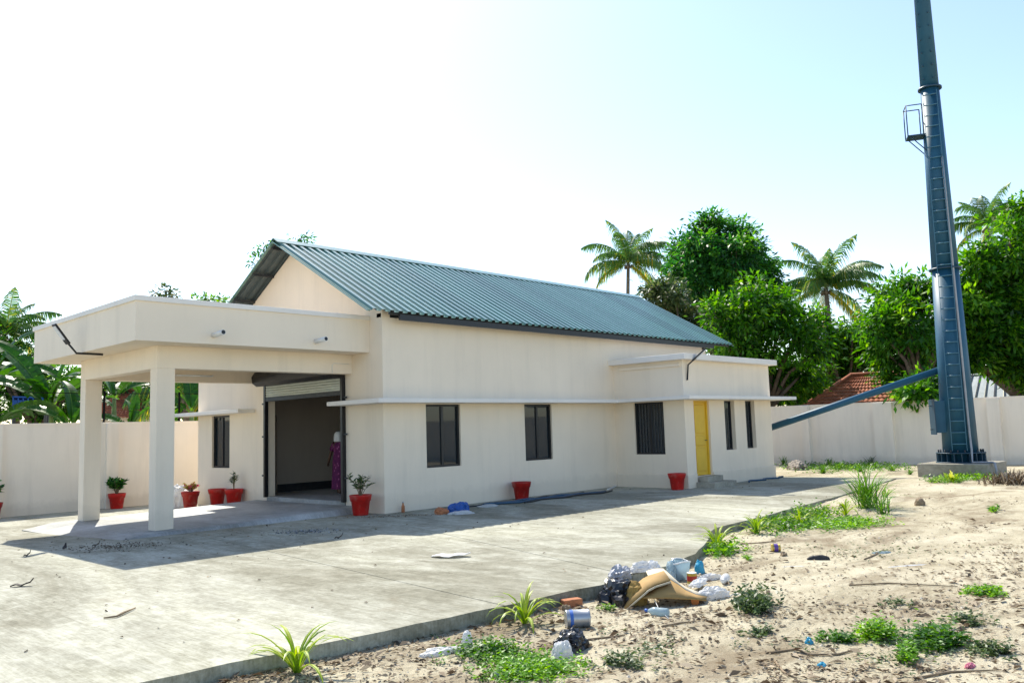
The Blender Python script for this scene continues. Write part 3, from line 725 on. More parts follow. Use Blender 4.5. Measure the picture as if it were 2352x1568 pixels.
def pot(u, v, z, label, plant=None, P=None):
    P = Gs(u, v, z) if P is None else Vector(P)
    t = thing('flower_pot', P, label, 'flower pot', 'red flower pots around the hall', random.uniform(0, 6))
    link('pot_body', potm, t); link('soil', soilm, t)
    if plant:
        st, lm = shrub_mesh(*plant)
        s = link('stem', st.mesh('stem', m_wood), t); s.location = (0, 0, .4)
        f = link('foliage', lm, t); f.location = (0, 0, .4)
    return t
pot(0, 0, 0, 'red pot with a tall leafy plant at the boundary wall', (.62, 260, .17, .07, m_leafB, .24), P=(-4.83, 10.45, slab_z(0, 10.45)))
pot(0, 0, 0, 'red pot with a round bushy green plant by the boundary wall', (.46, 260, .18, .08, m_leafB, .28), P=(-1.62, 10.55, slab_z(0, 10.5)))
pot(437, 1165, -.11, 'red pot with pink and yellow flowers beside a white sack', (.26, 300, .09, .05, m_flower, .24))
pot(0, 0, 0, 'red pot without a plant under the front window', None, P=(-.33, 7.0, -.055))
pot(0, 0, 0, 'red pot with one thin upright sprig near the doorway', (.46, 84, .14, .03, m_weed, .09), P=(-.26, 6.2, -.045))
pot(0, 0, 0, 'red pot with sparse grey-green shrub beside the shutter guide', (.46, 150, .13, .045, m_weed, .32), P=(-.42, .30, .0))
pot(0, 0, 0, 'red pot without a plant between the two long-wall windows', None, P=(3.98, -.36, 0))
pot(0, 0, 0, 'red pot without a plant beside the yellow door', None, P=(8.0, -2.30, 0))

# ------------------------------------------------------------------ palms
def frond_mesh(L, elev, droop, seed, dry=0):
    r = random.Random(seed); pts = []; th = elev; p_ = Vector((0, 0, 0)); ns = 12
    for i in range(ns+1):
        pts.append(p_.copy()); p_ = p_ + Vector((math.cos(th), 0, math.sin(th)))*(L/ns); th -= droop/ns*(.5+1.1*i/ns)
    items = []; nl = 50
    for i in range(4, nl):
        t = i/nl; f = t*ns; k = min(int(f), ns-1); q = pts[k].lerp(pts[k+1], f-k); d = (pts[k+1]-pts[k]).normalized()
        ll = L*.24*(math.sin(math.pi*min(1, .16+t*.86))**.7) * r.uniform(.8, 1.1)
        for s in (-1, 1):
            o = (d*.55 + Vector((0, s*.75, 0)) + Vector((0, 0, -.12-.25*r.random()))).normalized()
            m1 = q + o*ll*.5; m2 = q + o*ll*.85 + Vector((0, 0, -ll*(.38+.5*r.random())))
            side = d.cross(Vector((0, 0, 1))).cross(o); side = (d*.9 + Vector((0, 0, .25))).normalized()
            tn = min(1, max(0, r.gauss(.4, .2) + dry*.55*(r.random() < .8)))
            items.append(([q, m1, m2], [.013, .020, .003], side, tn))
    side = Vector((0, 1, 0)); items.append((pts, [.022-.017*i/ns for i in range(ns+1)], side, .75))
    me = strips('frond', items, m_palm)
    return me
FR = [frond_mesh(1, rad(e), rad(d), s, dr) for e, d, s, dr in ((78, 70, 1, 0), (62, 95, 2, 0), (48, 100, 3, 0), (34, 105, 4, 0), (15, 90, 5, .1), (-8, 75, 6, .5), (55, 120, 7, 0), (25, 120, 8, 0), (-35, 55, 9, .9))]
def scale_fr(L):
    out = []
    for m in FR:
        c = m.copy(); a = np.empty(len(c.vertices)*3); c.vertices.foreach_get('co', a)
        c.vertices.foreach_set('co', a*L); out.append(c)
    return out
# leaflet widths above are for a 1 m frond drawn at full size
def palm(u, vc, depth, L, lean, label, seed, nf=26, grp='coconut palms beyond the walls'):
    r = random.Random(seed); C_ = D(u, vc, depth); base = Vector((C_.x+lean[0], C_.y+lean[1], -.1))
    t = thing('coconut_palm', base, label, 'palm tree', grp)
    mid = base.lerp(C_, .5) + Vector((lean[0]*.25, lean[1]*.25, 0))
    tr = MB(); pts = []; 
    for i in range(13):
        q = i/12; pts.append(base*(1-q)**2 + mid*2*q*(1-q) + C_*q*q)
    tr.tube(pts, [.24-.10*(i/12) for i in range(13)], 10).build('trunk', m_palmbark, t)
    for k in range(nf):
        ring = k/nf; i = [0, 0, 1, 6, 2, 6, 3, 7, 3, 4, 7, 5, 8][min(12, int(ring*13))]
        o = link('frond', FR[i], t); o.location = C_-base; s = L*r.uniform(.82, 1.2); o.scale = (s, s, s)
        o.rotation_euler = (r.uniform(-.12, .12), r.uniform(-.1, .1), k*2.39996+r.uniform(-.45, .45))
    nut = MB()
    for k in range(7):
        a = k*.9; c = C_ + Vector((math.cos(a)*.28, math.sin(a)*.28, -.25-.06*(k % 3))); m = MB().lathe([(.01, -.13), (.09, -.08), (.12, 0), (.09, .09), (.01, .13)], 8, c)
        m.build('coconut', m_palmbark, t)
    return t
palm(1443, 605, 72, 4.3, (.6, 1.2), 'coconut palm rising above the middle of the roof ridge', 3, 24)
palm(1897, 662, 58, 3.9, (-1.5, -.8), 'dark coconut palm between the tall tree and the chimney', 5, 30)
palm(2268, 520, 62, 3.6, (1, 1), 'yellowish coconut palm just behind the chimney shaft', 9, 22)
palm(12, 772, 44, 2.9, (1, .5), 'coconut palm behind the banana plants at the boundary wall', 13, 24)
palm(430, 905, 34, 2.6, (.2, .3), 'short young palm seen past the porch columns', 17, 16)
palm(1945, 800, 60, 3.0, (.5, .5), 'low coconut palm half hidden among bushy trees', 21, 20)

# ------------------------------------------------------------------ broadleaf trees
def tree(name, lobes, depth, mat, label, leafL=.26, density=1.0, base=None, trunk_r=.22, seed=1, group='broadleaf trees beyond the walls', flat=1.0, clump=.34, tint=.42, sat=2, nlf=36):
    r = np.random.default_rng(seed); rr = random.Random(seed)
    cs_ = []
    for u, v, ru, *dp in lobes:
        dd_ = dp[0] if dp else depth + rr.uniform(-1.5, 1.5); c = D(u, v, dd_); cs_.append((c, ru*dd_/FPX))
    for c, q in list(cs_):
        for _ in range(sat):
            dv = Vector((rr.gauss(0, 1), rr.gauss(0, 1), rr.gauss(0, .8))).normalized(); cs_.append((c+dv*q*rr.uniform(.85, 1.1), q*rr.uniform(.28, .45)))
    if base is None:
        cx = sum(c.x for c, _ in cs_)/len(cs_); cy = sum(c.y for c, _ in cs_)/len(cs_); base = Vector((cx, cy, -.15))
    t = thing(name, base, label, 'tree', group)
    low = min(c.z-q*.4 for c, q in cs_); fork = Vector((base.x, base.y, max(.9, min(low, 2.4))))
    tr = MB(); tr.tube([base, base.lerp(fork, .5)+Vector((rr.uniform(-.12, .12), rr.uniform(-.12, .12), 0)), fork], [trunk_r*1.3, trunk_r, trunk_r*.85], 9)
    tk = tr.build('trunk', m_bark, t)
    for c, q in cs_:
        m = fork.lerp(c, .5)+Vector((rr.uniform(-.3, .3), rr.uniform(-.3, .3), .2))
        MB().tube([fork-Vector((0, 0, .1)), m, c], [trunk_r*.55, trunk_r*.32, .035], 6).build('limb', m_bark, tk)
        for _ in range(2 if q > .5 else 0):
            e = c + Vector((rr.gauss(0, 1), rr.gauss(0, 1), rr.gauss(0, 1))).normalized()*q*.85
            MB().tube([m.lerp(c, .6), c.lerp(e, .5)+Vector((0, 0, .1)), e], [.05, .03, .012], 4).build('limb', m_bark, tk)
    P = []; Dr = []; T = []
    for c, q in cs_:
        ncl = int(17*density*(q/ .9)**2)+5
        dirs = r.normal(0, 1, (ncl, 3)); dirs /= np.linalg.norm(dirs, axis=1, keepdims=True)
        rad_ = q*(.25+1.0*r.random(ncl)**.7)
        cen = np.array(c)+dirs*rad_[:, None]*np.array([1, 1, .92*flat])
        ct = np.clip(r.normal(tint, .28, ncl)+.12*dirs[:, 2]*0, 0, 1)
        nl = nlf
        for k in range(ncl):
            off = r.normal(0, clump*r.uniform(.55, 1.0), (nl, 3))*np.array([1, 1, .62])
            P.append(cen[k]+off); dd = dirs[k]*.5+off/clump*.5+r.normal(0, .5, (nl, 3)); dd[:, 2] -= .35; Dr.append(dd)
            T.append(np.clip(ct[k]+r.normal(0, .13, nl)+(r.random(nl) < .10)*.45, 0, 1))  # a few leaves at random tinted brighter to paint in highlights
    P = np.concatenate(P)-np.array(base); Dr = np.concatenate(Dr); T = np.concatenate(T)
    me = leafmesh('crown', P, Dr, r.uniform(.7, 1.3, len(P))*leafL*1.12, leafL*.44, T, mat)
    link('crown', me, t)
    return t
tree('tall_tree', [(1650, 548, 52), (1610, 590, 55), (1690, 590, 62), (1595, 640, 45), (1660, 650, 75), (1735, 625, 40), (1705, 690, 65), (1640, 715, 60), (1565, 625, 26), (1765, 655, 26), (1780, 690, 22), (1600, 560, 26), (1710, 545, 28)], 52, m_leafB, 'tall dark green round-topped tree beyond the roof end', .32, 1.0, trunk_r=.32, seed=2, clump=.36, tint=.45)
tree('bushy_tree', [(1530, 690, 38), (1565, 725, 52), (1505, 665, 20), (1600, 765, 55), (1545, 750, 40)], 42, m_leafC, 'dull olive tree in front of the tall dark tree', .26, 1.0, seed=3)
tree('mango_tree', [(1735, 680, 45), (1700, 735, 60), (1775, 735, 55), (1835, 770, 55), (1690, 800, 55), (1760, 815, 60), (1830, 840, 55), (1720, 870, 55), (1800, 890, 50)], 38, m_leafA, 'bright green mango tree behind the flat-roofed block', .27, 1.15, seed=4, tint=.38)
tree('bushy_tree', [(1890, 790, 40), (1950, 810, 45), (1880, 860, 50), (1925, 880, 45), (1990, 790, 34), (1975, 850, 35), (1840, 890, 45), (1860, 740, 26), (2010, 770, 38), (1965, 765, 34), (2020, 830, 34)], 45, m_leafA, 'mid green thicket tree under the dark palm', .27, 1.05, seed=5, tint=.35)
tree('mango_tree', [(2050, 690, 45), (2105, 680, 50), (2150, 660, 45), (2040, 750, 50), (2100, 750, 65), (2155, 740, 50), (2060, 815, 50), (2125, 820, 55), (2150, 860, 35), (2052, 868, 20, 36), (2112, 880, 20, 32), (2135, 900, 16, 31.2), (2100, 905, 10, 31.2), (2155, 880, 18, 32)], 36, m_leafA, 'mango tree over the wall with a branch hanging beside the chimney', .27, 1.15, seed=6, tint=.40)
tree('mango_tree', [(2265, 610, 50), (2320, 560, 60), (2350, 490, 50), (2250, 690, 48), (2320, 660, 70), (2375, 600, 60), (2370, 720, 70), (2250, 770, 36), (2300, 755, 50), (2350, 810, 50), (2400, 850, 60), (2235, 830, 22), (2300, 830, 25), (2440, 700, 80)], 36, m_leafA, 'big bright mango tree towering over the grey shed roof', .29, 1.2, base=Vector((*D(2345, 900, 38).xy, -.1)), trunk_r=.3, seed=7, tint=.45)
tree('bushy_tree', [(2210, 700, 25), (2225, 650, 20), (2215, 750, 25), (2200, 800, 26), (2215, 850, 25)], 46, m_leafD, 'slim leafy tree directly behind the chimney', .26, .9, seed=8)
tree('thin_tree', [(606, 568, 7), (598, 585, 8), (590, 605, 6), (620, 560, 6), (692, 544, 8), (700, 552, 6), (680, 600, 20), (640, 620, 20)], 46, m_leafB, 'thin sparse tree whose top shows over the roof ridge', .26, .3, seed=9, clump=.26, sat=0, nlf=9, trunk_r=.12)
tree('thin_tree', [(366, 674, 8), (382, 668, 9), (395, 680, 8), (370, 700, 16)], 40, m_leafC, 'sparse treetop peeping over the porch roof corner', .24, .35, seed=10, clump=.22, sat=0, nlf=12, trunk_r=.12)
tree('bushy_tree', [(465, 692, 9), (480, 690, 9), (500, 694, 10), (515, 696, 9), (490, 730, 24)], 40, m_leafD, 'small treetop over the porch parapet near the gable', .25, .8, seed=12, clump=.26, sat=0, nlf=22, trunk_r=.12)
LB = dict(seed=20, tint=.28)
tree('bushy_tree', [(255, 900, 38), (300, 885, 34), (345, 900, 38), (265, 950, 40), (330, 945, 40), (300, 830, 40)], 40, m_leafD, 'shady green tree seen between the porch columns', .25, 1.0, **LB)
tree('bushy_tree', [(415, 880, 40), (450, 930, 40), (480, 850, 45), (400, 940, 35)], 38, m_leafD, 'leafy tree seen past the end of the front wall', .25, 1.0, seed=22, tint=.45)
tree('bushy_tree', [(15, 880, 50), (70, 900, 45), (120, 920, 45), (160, 880, 35), (60, 840, 40), (-30, 800, 50), (190, 930, 35)], 42, m_leafD, 'dense dark tree behind the banana plants', .26, 1.0, seed=23, tint=.25)
tree('bushy_tree', [(-120, 860, 80), (-200, 800, 80), (-80, 930, 60), (-180, 920, 80)], 40, m_leafD, 'wide dark tree past the banana plants beyond the wall end', .27, .9, seed=24, tint=.3)
tree('mango_tree', [(2520, 640, 90), (2600, 720, 90), (2500, 780, 80), (2600, 850, 80)], 40, m_leafA, 'wide mango tree past the big mango tree along the back wall', .29, .9, seed=25, tint=.4)
tree('bushy_tree', [(1380, 850, 80), (1250, 850, 80), (1480, 800, 70), (1300, 790, 60)], 60, m_leafD, 'broad tree standing behind the hall', .34, .6, seed=26, tint=.35)
tree('bushy_tree', [(900, 840, 90), (760, 840, 90), (1050, 840, 90), (620, 840, 80)], 58, m_leafD, 'long low tree standing behind the hall gable', .34, .6, seed=27, tint=.35)

# ------------------------------------------------------------------ banana plants
def banana_leaf(seed, L=2.1, W=.52, elev=60, droop=80, tears=.12):
    r = random.Random(seed); ns = 18; th = rad(elev); pts = [Vector((0, 0, 0))]
    for i in range(ns):
        pts.append(pts[-1] + Vector((math.cos(th), 0, math.sin(th)))*(L/ns)); th -= rad(droop)/ns*(.3+1.4*i/ns)
    vs = []; fs = []; ti = []
    def quad(a, b, c, d, tn): k = len(vs); vs.extend([tuple(a), tuple(b), tuple(c), tuple(d)]); fs.append((k, k+1, k+2, k+3)); ti.append(tn)
    tn0 = r.uniform(.2, .6)
    def wd(i): t = i/ns; return 0 if t < .12 else W*.5*(math.sin(math.pi*min(1, (t-.12)/.88*.93+.05))**.55)
    for s in (-1, 1):
        gap = 0
        for i in range(2, ns):
            a, b = pts[i], pts[i+1]; d = (b-a).normalized(); nn = Vector((-d.z, 0, d.x)); w0, w1 = wd(i), wd(i+1)
            torn = r.random() < tears; sag = -.10 if torn else 0
            o0 = Vector((0, s*w0, 0))+nn*(w0*.28)+Vector((0, 0, sag)); o1 = Vector((0, s*w1, 0))+nn*(w1*.28)+Vector((0, 0, sag*.5))
            if torn: o0 = o0 + d*.05
            m0, m1 = a+o0*.55+nn*w0*.08, b+o1*.55+nn*w1*.08
            tn = min(1, max(0, tn0+r.gauss(0, .08)))
            quad(a, b, m1, m0, tn); quad(m0, m1, b+o1, a+o0, tn)
    for i in range(ns):
        w_ = .035*(1-i/ns)+.008; a, b = pts[i], pts[i+1]; q = Vector((0, w_, 0)); up_ = Vector((0, 0, .012))
        quad(a-q+up_, b-q+up_, b+q+up_, a+q+up_, .95)
    me = bpy.data.meshes.new('leaf'); me.from_pydata(vs, [], fs); at = me.attributes.new('tint', 'FLOAT', 'FACE'); at.data.foreach_set('value', ti); me.materials.append(m_banana); me.polygons.foreach_set('use_smooth', [True]*len(fs)); me.update(); return me
BL = [banana_leaf(1, 2.2, .58, 78, 60), banana_leaf(2, 2.3, .6, 62, 95), banana_leaf(3, 2.2, .56, 45, 105), banana_leaf(4, 2.0, .55, 70, 130, .25), banana_leaf(5, 1.9, .5, 84, 20, .02)]
def banana(x, y, h, n, label, seed, s=1.0, a0=0):
    r = random.Random(seed); base = Vector((x, y, -.15)); t = thing('banana_plant', base, label, 'banana plant', 'banana plants behind the boundary wall')
    MB().tube([base, base+Vector((.03, .02, h*.5)), base+Vector((.0, .05, h))], [.15, .12, .07], 10).build('stem', plain('banana_stem', (.16, .22, .07), .6, 0, .3, 6) if 'banana_stem' not in MATS else MATS['banana_stem'], t)
    for k in range(n):
        o = link('leaf', BL[[4, 0, 1, 2, 1, 3, 2, 0][k % 8]], t); o.location = (0, .05, h-.06-.03*k); sc = s*r.uniform(.85, 1.12); o.scale = (sc, sc, sc)
        o.rotation_euler = (r.uniform(-.25, .25), r.uniform(-.1, .1), a0+k*2.4+r.uniform(-.3, .3))
RA = math.atan2(RGT.y, RGT.x)
def banana2(u, v, depth, label, leaves):
    """leaves: (variant, angle from picture-right about z, extra tilt, scale)"""
    C_ = D(u, v, depth); base = Vector((C_.x, C_.y, -.15)); t = thing('banana_plant', base, label, 'banana plant', 'banana plants behind the boundary wall')
    if 'banana_stem' not in MATS: plain('banana_stem', (.16, .22, .07), .6, 0, .3, 6)
    h = C_.z+.15
    MB().tube([base, base+Vector((.03, .02, h*.5)), base+Vector((0, 0, h+.1))], [.15, .12, .06], 10).build('stem', MATS['banana_stem'], t)
    for vr, az, tilt, sc in leaves:
        o = link('leaf', BL[vr], t); o.location = (0, 0, h); o.scale = (sc, sc, sc); o.rotation_euler = (rad(tilt), 0, RA+rad(az))
banana2(118, 938, 27.5, 'banana plant with one upright leaf beside the porch column', [(4, 40, 20, 1.0), (0, 170, -25, 1.35), (1, 180, 35, 1.3), (1, 20, -30, 1.1), (2, 185, -20, 1.5), (3, -10, 20, 1.1), (2, 90, 0, 1.0), (3, 250, 10, .9)])
banana2(165, 985, 26.6, 'low banana plant arching a long dark leaf along the wall top', [(2, 176, 40, 1.35), (2, 186, -15, 1.05), (1, 200, 45, .95), (0, 150, 10, .9), (3, 0, 10, .9), (1, 60, 0, .9)])
banana2(-15, 900, 28.5, 'tall banana plant with a broad glossy leaf reaching toward the porch', [(1, 5, -40, 1.2), (0, 20, 25, 1.2), (2, -5, 30, 1.3), (1, 170, 20, 1.2), (3, 90, 0, 1.1), (2, 200, 0, 1.2), (3, 30, -30, 1.1)])
banana2(300, 985, 27.2, 'young banana plant with upright leaves between the columns', [(4, 120, 10, .62), (4, 20, -15, .5), (0, 160, 20, .6), (1, 10, 0, .65), (2, 180, -30, .7)])
banana2(262, 920, 29, 'banana plant hanging a dark leaf behind the far column', [(2, 10, 30, 1.0), (1, 180, 20, 1.0), (3, 0, -20, 1.0), (2, 90, 0, 1.0), (0, 170, 0, .8)])
banana2(440, 950, 28, 'banana plant showing past the front wall end', [(1, 180, 30, .9), (0, 120, 0, .8), (2, 170, -20, .9), (3, 20, 0, .9), (1, 0, 0, .9)])

# ------------------------------------------------------------------ houses and sheds beyond the walls
def tile_plane(mb, a, b, c, d, rows, cols):
    """stepped wavy tile courses between eave a-b and ridge d-c"""
    a, b, c, d = map(Vector, (a, b, c, d)); nrm = (b-a).cross(d-a).normalized()
    if nrm.z < 0: nrm = -nrm
    for r_ in range(rows):
        t0, t1 = r_/rows, (r_+1)/rows; e0, e1, f0_, f1_ = a.lerp(d, t0), b.lerp(c, t0), a.lerp(d, t1), b.lerp(c, t1)
        top = []; bot = []
        for k in range(cols*2+1):
            q = k/(cols*2); h = .035*(k % 2)
            bot.append(e0.lerp(e1, q)+nrm*(.05+h)); top.append(f0_.lerp(f1_, q)+nrm*(.01+h))
        low = [p_-nrm*.05 for p_ in bot]; m = len(bot)
        mb.add([*bot, *top, *low], [(k, k+1, m+k+1, m+k) for k in range(m-1)]+[(2*m+k, 2*m+k+1, k+1, k) for k in range(m-1)])
def tiled_house(ridge, half, eave_drop, wall_w, label, rot, long_=3.0):
    base = Vector((ridge.x, ridge.y, -.15)); t = thing('tiled_house', base, label, 'house')
    R_ = Matrix.Rotation(rot, 3, 'Z'); W = lambda x, y, z: tuple(R_ @ Vector((x, y, 0)) + Vector((ridge.x, ridge.y, z)))
    zr = ridge.z; ze = zr-eave_drop; q = half; l = long_
    wl = MB(); cor = [(-l+.4, -q+.4), (l-.4, -q+.4), (l-.4, q-.4), (-l+.4, q-.4)]
    wl.add([W(x, y, -.2) for x, y in cor]+[W(x, y, ze+.1) for x, y in cor], [(0, 1, 5, 4), (1, 2, 6, 5), (2, 3, 7, 6), (3, 0, 4, 7), (4, 5, 6, 7)]); wl.build('wall', m_cwall, t)
    rf_ = MB(); h = max(.2, l-q)
    A, B_, C_, D_ = W(-l, -q, ze), W(l, -q, ze), W(l, q, ze), W(-l, q, ze); E_, F_ = W(-h, 0, zr), W(h, 0, zr)
    tile_plane(rf_, A, B_, F_, E_, 12, 26); tile_plane(rf_, C_, D_, E_, F_, 12, 26); tile_plane(rf_, D_, A, E_, E_, 12, 16); tile_plane(rf_, B_, C_, F_, F_, 12, 16)
    ro = rf_.build('roof', m_tile, t)
    hp_ = MB()
    for a_, b_ in ((E_, F_), (A, E_), (D_, E_), (B_, F_), (C_, F_)): hp_.tube([Vector(a_)+Vector((0, 0, .07)), Vector(b_)+Vector((0, 0, .08))], .09, 8)
    hp_.build('ridge_tiles', m_tile, ro)
tiled_house(D(2003, 862, 39), 3.0, 1.9, 0, 'house with red clay tile roof behind the back wall', rad(-62), 3.9)
tiled_house(D(308, 898, 40), 2.0, 1.3, 0, 'house with red tile roof seen between the porch columns', rad(-20), 2.2)
def shed(label, pts_, mat, rib, nsheet, depth0, name='metal_shed'):
    a, b, c, d = [Vector(q) for q in pts_]     # eave left, eave right, ridge right, ridge left
    base = Vector(((a.x+b.x+c.x+d.x)/4, (a.y+b.y+c.y+d.y)/4, -.15)); t = thing(name, base, label, 'shed')
    n = (b-a).cross(d-a).normalized(); n = n if n.z > 0 else -n
    for q in (a, b, c, d):
        q2 = q.lerp((a+b+c+d)/4, .06); MB().bar((q2.x, q2.y, -.15), (q2.x, q2.y, q2.z), .1, .1).build('post', m_steel, t)
    for k in range(nsheet):
        t0, t1 = k/nsheet, (k+1)/nsheet; p0, p1, p2, p3 = a.lerp(b, t0), a.lerp(b, t1-.01), d.lerp(c, t1-.01), d.lerp(c, t0)
        mb = MB().add([p0, p1, p2, p3, p0-n*.02, p1-n*.02, p2-n*.02, p3-n*.02], [(0, 1, 2, 3), (7, 6, 5, 4), (0, 4, 5, 1), (1, 5, 6, 2), (2, 6, 7, 3), (3, 7, 4, 0)]); so = mb.build('roof_sheet', mat, t)
        MB().bar(p0+n*.03, p3+n*.03, .05, .06, n).build('rib', rib, so)
    MB().bar(d+n*.05, c+n*.05, .25, .05, n).build('ridge_cap', mat, t)
shed('shed with grey ribbed metal roof behind the chimney base', [D(2062, 925, 38), D(2330, 925, 36.5), D(2325, 856, 41), D(2110, 872, 42.5)], m_shedroof, m_steel, 12, 38)
shed('lean-to under a blue sheet roof behind the banana plants', [D(30, 940, 33), D(112, 938, 34), D(108, 917, 35.5), D(30, 915, 34.5)], m_bluetarp, m_bluetarp, 7, 30, 'lean_to')

# ------------------------------------------------------------------ person in the doorway
PX, PY, PZ = 1.60, 4.02, .20
def person():
    t = thing('person', (PX, PY, PZ), 'person in purple printed dress and white headcloth walking inside the doorway', 'person')
    # local frame: facing +x (rotated later); z up; height 1.58
    V = []; E_ = []; Rr = []
    def v(x, y, z, r): V.append((x, y, z)); Rr.append(r); return len(V)-1
    def e(a, b): E_.append((a, b))
    pel = v(0, 0, .88, .145); bel = v(.01, 0, 1.02, .13); che = v(0, 0, 1.2, .145); sho = v(-.01, 0, 1.30, .10); nk = v(0, 0, 1.365, .05); hd0 = v(.015, 0, 1.42, .07); hd1 = v(.02, 0, 1.49, .092); hd2 = v(.01, 0, 1.555, .075)
    for a, b in ((pel, bel), (bel, che), (che, sho), (sho, nk), (nk, hd0), (hd0, hd1), (hd1, hd2)): e(a, b)
    nose = v(.115, 0, 1.475, .014); e(hd1, nose)
    for s in (-1, 1):
        ear = v(.0, s*.09, 1.475, .018); e(hd1, ear)
        hip = v(0, s*.085, .82, .105); kn = v(.05*s+.03, s*.09, .46, .062); an = v(.10*s-.03, s*.09, .09, .042); he = v(.10*s-.05, s*.09, .035, .036); to = v(.10*s+.12, s*.10, .025, .03)
        for a, b in ((pel, hip), (hip, kn), (kn, an), (an, he), (he, to)): e(a, b)
        sh_ = v(0, s*.155, 1.29, .062)
        el = v(-.03, s*.23, 1.05, .042) if s < 0 else v(.04, s*.30, 1.08, .042)
        wr = v(.05, s*.25, .83, .028) if s < 0 else v(.10, s*.41, .86, .028)
        dv = Vector(V[wr])-Vector(V[el]); dv.normalize(); pm = Vector(V[wr])+dv*.07; plm = v(*pm, .03)
        for a, b in ((sho, sh_), (sh_, el), (el, wr), (wr, plm)): e(a, b)
        acr = Vector((1, 0, 0)) - dv*dv.x; acr.normalize(); inw = dv.cross(acr)
        for k, fl in enumerate((.060, .070, .075, .066)):
            st = pm + dv*.025 + acr*(.030-.020*k); a = v(*st, .0095); m = st+dv*fl*.5+inw*.006; b = v(*m, .0085); c = v(*(m+dv*fl*.45+inw*.02), .007); e(plm, a); e(a, b); e(b, c)
        th = Vector(V[wr])+dv*.03+acr*.034; a = v(*th, .0105); b = v(*(th+dv*.03+acr*.018), .0095); c = v(*(th+dv*.055+acr*.02+inw*.008), .008); e(wr, a); e(a, b); e(b, c)
    me = bpy.data.meshes.new('body'); me.from_pydata(V, E_, []); bo = link('body', me, t)
    sk = bo.modifiers.new('skin', 'SKIN'); sk.use_smooth_shade = True
    sv = me.skin_vertices[0].data if len(me.skin_vertices) else None
    if sv is None:
        # the layer is created with the modifier in the UI only; make it through bmesh
        bm = bmesh.new(); bm.from_mesh(me); lay = bm.verts.layers.skin.verify()
        for k, vt in enumerate(bm.verts): vt[lay].radius = (Rr[k], Rr[k]); vt[lay].use_root = (k == 0)
        bm.to_mesh(me); bm.free()
    else:
        for k in range(len(V)): sv[k].radius = (Rr[k], Rr[k])
        sv[0].use_root = True
    ss = bo.modifiers.new('sub', 'SUBSURF'); ss.levels = 1; ss.render_levels = 2
    me.materials.append(m_skin)
    dress = MB(); prof_ = [(1.36, .07, .055, 0), (1.32, .155, .09, 0), (1.22, .185, .135, 0), (1.08, .165, .135, .01), (.95, .185, .155, .01), (.80, .205, .175, .02), (.55, .215, .19, .02), (.30, .225, .215, .02), (.12, .235, .23, .02)]
    nn = 28
    for i, (z, ry, rx, ox) in enumerate(prof_):
        for k in range(nn):
            a = 2*math.pi*k/nn; fl = 1+.05*math.sin(a*7+i*.3)*max(0, (i-3)/6)
            dress.v.append((ox+rx*fl*math.cos(a), ry*fl*math.sin(a), z))
    for i in range(len(prof_)-1):
        for k in range(nn): dress.f.append((i*nn+(k+1) % nn, i*nn+k, (i+1)*nn+k, (i+1)*nn+(k+1) % nn)); dress.sm.append(True)
    for s in (-1, 1):
        a = (0, s*.12, 1.30); b = (-.025, s*.215, 1.12) if s < 0 else (.03, s*.265, 1.14); dress.tube([a, ((a[0]+b[0])/2, (a[1]+b[1])/2+s*.012, (a[2]+b[2])/2+.01), b], [.085, .075, .068], 12, cap=False)
    d_ = link('dress', dress.mesh('dress', m_cloth), t)
    hr = MB().lathe([(.02, 1.60), (.07, 1.585), (.105, 1.53), (.108, 1.47), (.09, 1.42)], 16, (-.012, 0, 0), cap0=True, cap1=False)
    link('hair', hr.mesh('hair', m_hair), t)
    sc = MB(); nn = 18
    rows_ = [(1.625, .02, .0), (1.612, .08, .0), (1.56, .118, -.005), (1.49, .124, -.012), (1.42, .118, -.03), (1.36, .11, -.05)]
    for z, r_, ox in rows_:
        for k in range(nn):
            a = math.pi*(.36+1.28*k/(nn-1)); sc.v.append((ox+r_*math.cos(a), r_*math.sin(a), z))
    for i in range(len(rows_)-1):
        for k in range(nn-1): sc.f.append((i*nn+k, i*nn+k+1, (i+1)*nn+k+1, (i+1)*nn+k)); sc.sm.append(True)
    so = link('headcloth', sc.mesh('headcloth', m_tintop), t); sm2 = so.modifiers.new('s', 'SOLIDIFY'); sm2.thickness = .012
    t.rotation_euler = (0, 0, rad(20)); return t
person()

# ------------------------------------------------------------------ plants at the concrete edge
def blade_set(seed, n, L, wd, e0, e1, droop):
    r = random.Random(seed); out = []
    for k in range(n):
        az = k*2.4+r.uniform(-.3, .3); th = rad(r.uniform(e0, e1)); l = L*r.uniform(.75, 1.1); pts = [Vector((0, 0, 0))]; ns = 7
        dr = rad(droop)*r.uniform(.7, 1.3)
        for i in range(ns):
            pts.append(pts[-1]+Vector((math.cos(az)*math.cos(th), math.sin(az)*math.cos(th), math.sin(th)))*l/ns); th -= dr/ns*(.4+1.2*i/ns)
        side = Vector((-math.sin(az), math.cos(az), 0)); out.append((pts, [wd*(.6+.4*math.sin(math.pi*(i+.6)/(ns+.8)))*(1 if i < ns-1 else (.7 if i == ns-1 else .08)) for i in range(ns+1)], side))
    return out
def lily(u, v, label, L=.5, n=16, seed=1, P=None):
    P = G(u, v) if P is None else Vector(P); r = random.Random(seed)
    t = thing('striped_lily', P-Vector((0, 0, .02)), label, 'plant', 'striped lilies along the concrete edge')
    for pts, wds, side in blade_set(seed, n+6, L*1.12, L*.07, 38, 86, 130):
        lf = link('leaf', strips('leaf', [(pts, wds, side, r.uniform(.05, .45)), ([p_+Vector((0, 0, .004)) for p_ in pts], [w_*.38 for w_ in wds], side, r.uniform(.6, .85))], m_lily), t)
lily(682, 1545, 'spreading striped lily at the base of the concrete edge, alone', .50, 17, 1)
lily(1205, 1432, 'striped lily rooted by the concrete edge next to the grey tin', .47, 19, 2)
